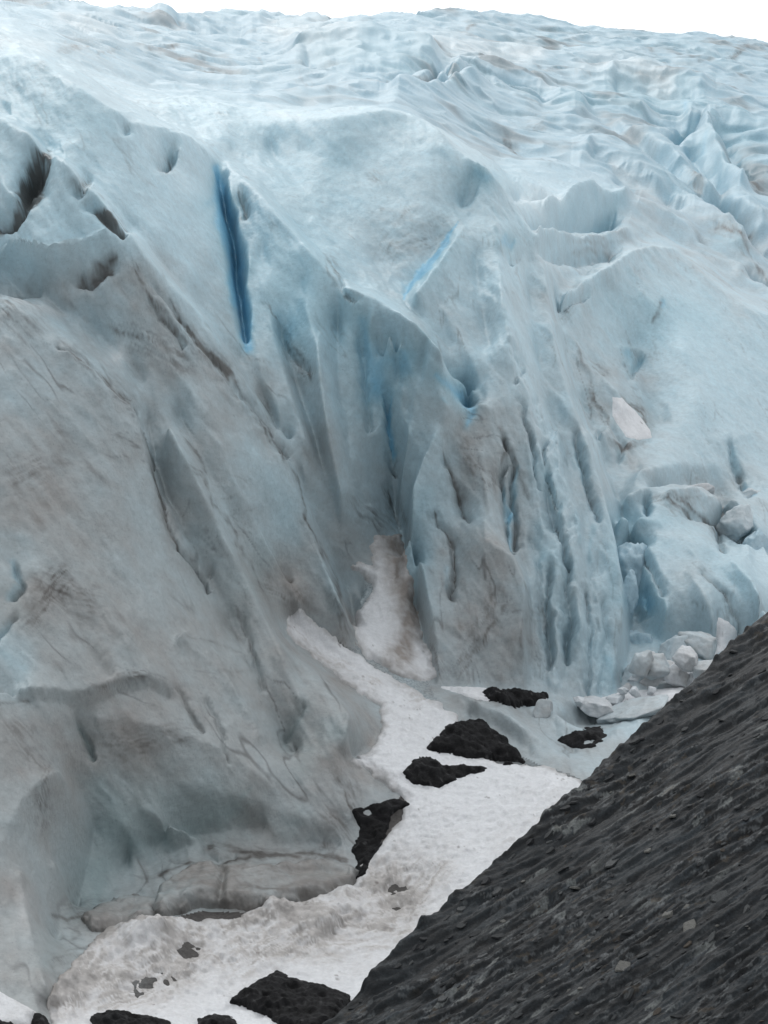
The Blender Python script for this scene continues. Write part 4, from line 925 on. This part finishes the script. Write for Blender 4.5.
def cellslab(u, v, su, sv, seed, rot=0.0):
    r = np.random.RandomState(seed)
    tabx = r.rand(64, 64); taby = r.rand(64, 64); th = r.rand(64, 64); t1 = r.normal(size=(64, 64)); t2 = r.normal(size=(64, 64))
    c, s = math.cos(rot), math.sin(rot)
    x = (u*c+v*s)/su; y = (-u*s+v*c)/sv
    xi = np.floor(x).astype(int); yi = np.floor(y).astype(int)
    b1 = np.full(x.shape, 9.0); b2 = np.full(x.shape, 9.0); hh = np.zeros(x.shape); idv = np.zeros(x.shape)
    for dx in (-1, 0, 1):
        for dy in (-1, 0, 1):
            i = (xi+dx) & 63; j = (yi+dy) & 63
            ddx = x-(xi+dx+tabx[i, j]); ddy = y-(yi+dy+taby[i, j])
            d = np.abs(ddx)*.8+np.abs(ddy) 
            h = th[i, j]+.5*(t1[i, j]*ddx+t2[i, j]*ddy)
            m = d < b1
            b2 = np.where(m, b1, np.minimum(b2, d)); hh = np.where(m, h, hh); idv = np.where(m, th[j, i], idv); b1 = np.where(m, d, b1)
    return hh, idv, b2-b1
wu = u+.35*fbm(u/1.5, v/1.5, 0, 3, 601); wv = v+.25*fbm(u/1.5, v/1.5, 5., 3, 611)
h1, i1, g1 = cellslab(wu, wv, 1.8, .35, 1, .08)
h2, i2, g2 = cellslab(wu, wv, .55, .16, 2, .05)
h3, i3, g3 = cellslab(wu, wv, .22, .08, 3, -.1)
big = fbm(u/9., v/3., 0, 4, 621); strz = fbm(u/4., v/.35, 0, 5, 631); rub = sstep(-.15, .25, fbm(u/3.5, v/1.6, 3., 4, 641))
H = .5*big + .05*h1*rub + .035*h2*(.2+.8*rub) + .02*h3*(.15+.85*rub) + .26*strz + .07*fbm(u/.8, v/.4, 0, 5, 652) + .03*fbm(u/.18, v/.05, 0, 3, 651)
edgeh = .35*np.maximum(0, fbm(u/.8, v/.8, 7., 4, 661)) + .45*fbm(u/3.5, v/3.5, 4., 5, 662, .62) + .25
H = H*np.interp(gA, [0, 25], [.45, 1]) + edgeh*np.interp(gA, [0, 30], [1, 0])
RS = R + H[..., None]*NRM
RS = RS + (over**1.5*.06)[..., None]*(-NRM*.9) + (over*.05)[..., None]*(-UB)
SCOL = np.ones(u.shape+(3,))*np.array((.0118, .0142, .0158))
fst = fbm(u/1.6, v/.09, 0, 5, 672, .6)
SCOL = SCOL*np.clip(1 + .5*strz + .9*(i2-.5)*(.3+.7*rub) + .6*(i3-.5)*(.3+.7*rub) + 1.0*fst, .25, 3)[..., None]
SCOL = mix(SCOL, (.05, .058, .063), sstep(.08, .40, fst)*sstep(-.1, .3, fbm(u/3., v/.7, 1., 3, 673))*.8)
SCOL = mix(SCOL, (.028, .034, .037), sstep(.1, .5, fbm(u/2.5, v/.8, 2., 4, 681))*.7)
pale = (i2 > .88)*(g2 > .1)*sstep(-.05, .25, fbm(u/4., v/2., 9., 3, 691))
SCOL = mix(SCOL, (.17, .17, .155), pale*.7)
pale3 = (i3 > .84)*(g3 > .10)*(.3+.7*rub)
SCOL = mix(SCOL, (.14, .14, .135), pale3*.55)
SCOL = mix(SCOL, (.10, .075, .05), (i3 < .05)*rub*.4)
SCOL = SCOL*np.array((.80, .86, .92))
SCOL = mix(SCOL, (.012, .012, .013), np.clip((.07-g2)/.07, 0, 1)*.5*rub)
msk = (good[:-1, :-1] & good[1:, 1:])
sl = grid_mesh('rock_slope', RS, msk, SCOL, M_SLOPE); tag(sl, kind='structure')

# loose flat stones lying on the slope
def stone_mesh(seed, col):
    import bmesh
    r = np.random.RandomState(seed); bm = bmesh.new()
    n = r.randint(6, 9); ang = np.sort(r.rand(n)*2*math.pi); ang = np.linspace(0, 2*math.pi, n, endpoint=False)+r.uniform(-.3, .3, n)
    rad = r.uniform(.7, 1.1, n); top = []; bot = []
    for a, q in zip(ang, rad):
        x, y = q*math.cos(a), .5*q*math.sin(a)
        top.append(bm.verts.new((x*.88, y*.88, .13+r.uniform(-.03, .03)+.04*x))); bot.append(bm.verts.new((x, y, -.12)))
    bm.faces.new(top); bm.faces.new(bot[::-1])
    for i in range(n):
        bm.faces.new((bot[i], bot[(i+1) % n], top[(i+1) % n], top[i]))
    bmesh.ops.bevel(bm, geom=list(bm.edges), offset=.03, segments=2, affect='EDGES')
    bmesh.ops.recalc_face_normals(bm, faces=bm.faces)
    me = bpy.data.meshes.new('stone'); bm.to_mesh(me); bm.free()
    a = me.color_attributes.new('tint', 'FLOAT_COLOR', 'POINT'); cc = np.ones((len(me.vertices), 4), np.float32); cc[:, :3] = col; a.data.foreach_set('color', cc.ravel())
    me.materials.append(M_SLOPE)
    return me
# unseen dark mountainside added behind and right of the camera to block low sky light
az_ = np.linspace(math.radians(62), math.radians(300), 140); rr_ = np.geomspace(90, 900, 60)
gr, gz = np.meshgrid(rr_, az_, indexing='ij')
mx_ = gr*np.sin(gz); my_ = gr*np.cos(gz)
mh = -25 + (gr-90)*.40*(1+.35*fbm(mx_/160., my_/160., 0, 5, 801)) + 30*fbm(mx_/60., my_/60., 0, 5, 811)*sstep(90, 200, gr)
mh *= sstep(math.radians(58), math.radians(95), gz)*sstep(math.radians(304), math.radians(270), gz)
MQ = np.stack([mx_, my_, np.minimum(mh, 420)], -1)
MC = np.ones(mx_.shape+(3,))*np.array((.05, .052, .05))*(1+.5*fbm(mx_/20., my_/20., 0, 4, 821))[..., None]
mo = grid_mesh('sky_block_mountain', MQ, np.ones((mx_.shape[0]-1, mx_.shape[1]-1), bool), MC, M_GROUND); tag(mo, kind='structure')

protos = [stone_mesh(900+k, c) for k, c in enumerate([(.05,.054,.056),(.035,.038,.04),(.075,.08,.082),(.12,.12,.112),(.065,.055,.045),(.028,.03,.033)])]
rs = np.random.RandomState(42)
PAR = Vector(GU); NV = Vector(NRM)
def lay_stone(px, py, size, mi, lab, group='loose stones on the rock slope'):
    j = int(np.clip((py-sb[0])/1.25, 0, len(sb)-1)); i = int(np.clip((px-edge_x(py)-sa[0])/1.25, 0, len(sa)-1))
    # nearest surface point seen at that place
    sx, sy = PRX[max(0, j-30):j+31, max(0, i-30):i+31], PRY[max(0, j-30):j+31, max(0, i-30):i+31]
    k = np.argmin((sx-px)**2+(sy-py)**2); jj, ii = np.unravel_index(k, sx.shape)
    p = Vector(RS[max(0, j-30)+jj, max(0, i-30)+ii])
    ob = bpy.data.objects.new('stone', protos[mi]); COL.objects.link(ob)
    sc_ = size*p.y/F*.55
    xax = (PAR + Vector(rs.normal(size=3))*.22).normalized(); zax = (NV + Vector(rs.normal(size=3))*.28).normalized(); yax = zax.cross(xax).normalized(); zax = xax.cross(yax)
    from mathutils import Matrix
    m = Matrix((xax, yax, zax)).transposed().to_4x4()
    ob.matrix_world = Matrix.Translation(p + NV*sc_*.04) @ m @ Matrix.Diagonal((sc_, sc_*rs.uniform(.7, 1.3), sc_*rs.uniform(.6, 1.4), 1))
    tag(ob, lab, 'stone', group)
PRX, PRY = project(RS)
n_st = 0
while n_st < 270:
    py = 620+404*rs.rand()**.6; px = edge_x(py)+rs.rand()*(790-edge_x(py))
    if px > 768+15 or rs.rand() > .35+.65*(fbm(np.array([px/90.]), np.array([py/50.]), 0, 3, 881)[0] > 0): continue
    lay_stone(px, py, min(15, 3.5+3.2*rs.gamma(1.4)), rs.choice(6, p=[.25,.3,.15,.08,.07,.15]), 'small flat grey stone among many alike on the dark rock slope'); n_st += 1
for t_ in np.linspace(0.04, .97, 22):
    py = 1020-400*t_+rs.uniform(-6, 6); lay_stone(edge_x(py)+rs.uniform(2, 7), py, rs.uniform(7, 16), rs.choice([1, 5]), 'small dark stone on the outer rim of the rock slope', 'stones on the rim of the rock slope')
for px, py, sz, mi, lab in ((690,930,30,3,'large pale flat stone low on the rock slope at the right'),(622,968,26,3,'pale stone patch near the bottom centre of the rock slope'),(668,915,22,3,'pale flat stone just left of and above the largest pale one'),(613,862,24,2,'long thin pale slate flake lying alone mid slope'),(592,822,16,5,'rounded dark boulder just below the tip of the snow'),(720,898,22,2,'pale grey slab right of the large pale stone'),(575,888,16,3,'small tan stone on the left middle of the rock slope')):
    lay_stone(px, py, sz, mi, lab)

# ------------------------------------------------------------------ light, sky, camera
w = bpy.data.worlds.new('World'); SC.world = w; w.use_nodes = True
nt = w.node_tree; bg = nt.nodes['Background']
sky = nt.nodes.new('ShaderNodeTexSky'); sky.sky_type = 'NISHITA'; sky.sun_disc = False
sky.sun_elevation = math.radians(54); sky.sun_rotation = math.radians(335); sky.air_density = 1.0; sky.dust_density = 4.0
hs = nt.nodes.new('ShaderNodeHueSaturation'); hs.inputs['Saturation'].default_value = .22
nt.links.new(sky.outputs['Color'], hs.inputs['Color'])
mx = nt.nodes.new('ShaderNodeMix'); mx.data_type = 'RGBA'; mx.inputs['Factor'].default_value = .6
mx.inputs['B'].default_value = (12.2, 12.5, 12.8, 1)
nt.links.new(hs.outputs['Color'], mx.inputs['A']); nt.links.new(mx.outputs['Result'], bg.inputs['Color'])
bg.inputs['Strength'].default_value = .138
sd_ = bpy.data.lights.new('sun', 'SUN'); sd_.energy = .6; sd_.angle = math.radians(40); sd_.color = (1, .97, .93)
so = bpy.data.objects.new('sun', sd_); COL.objects.link(so)
el, az = math.radians(54), math.radians(335)
dirv = Vector((math.sin(az)*math.cos(el), math.cos(az)*math.cos(el), math.sin(el)))
so.rotation_euler = dirv.to_track_quat('Z', 'Y').to_euler()
cd = bpy.data.cameras.new('camera'); cd.sensor_fit = 'VERTICAL'; cd.sensor_height = 36; cd.lens = 36*F/1024; cd.clip_end = 3000; cd.clip_start = .5
co_ = bpy.data.objects.new('camera', cd); COL.objects.link(co_); co_.rotation_euler = (math.radians(90), 0, 0)
SC.camera = co_
SC.view_settings.view_transform = 'Standard'; SC.view_settings.look = 'None'; SC.view_settings.exposure = -0.16; SC.view_settings.gamma = 1
SC.cycles.use_denoising = True; SC.cycles.max_bounces = 5; SC.cycles.diffuse_bounces = 3
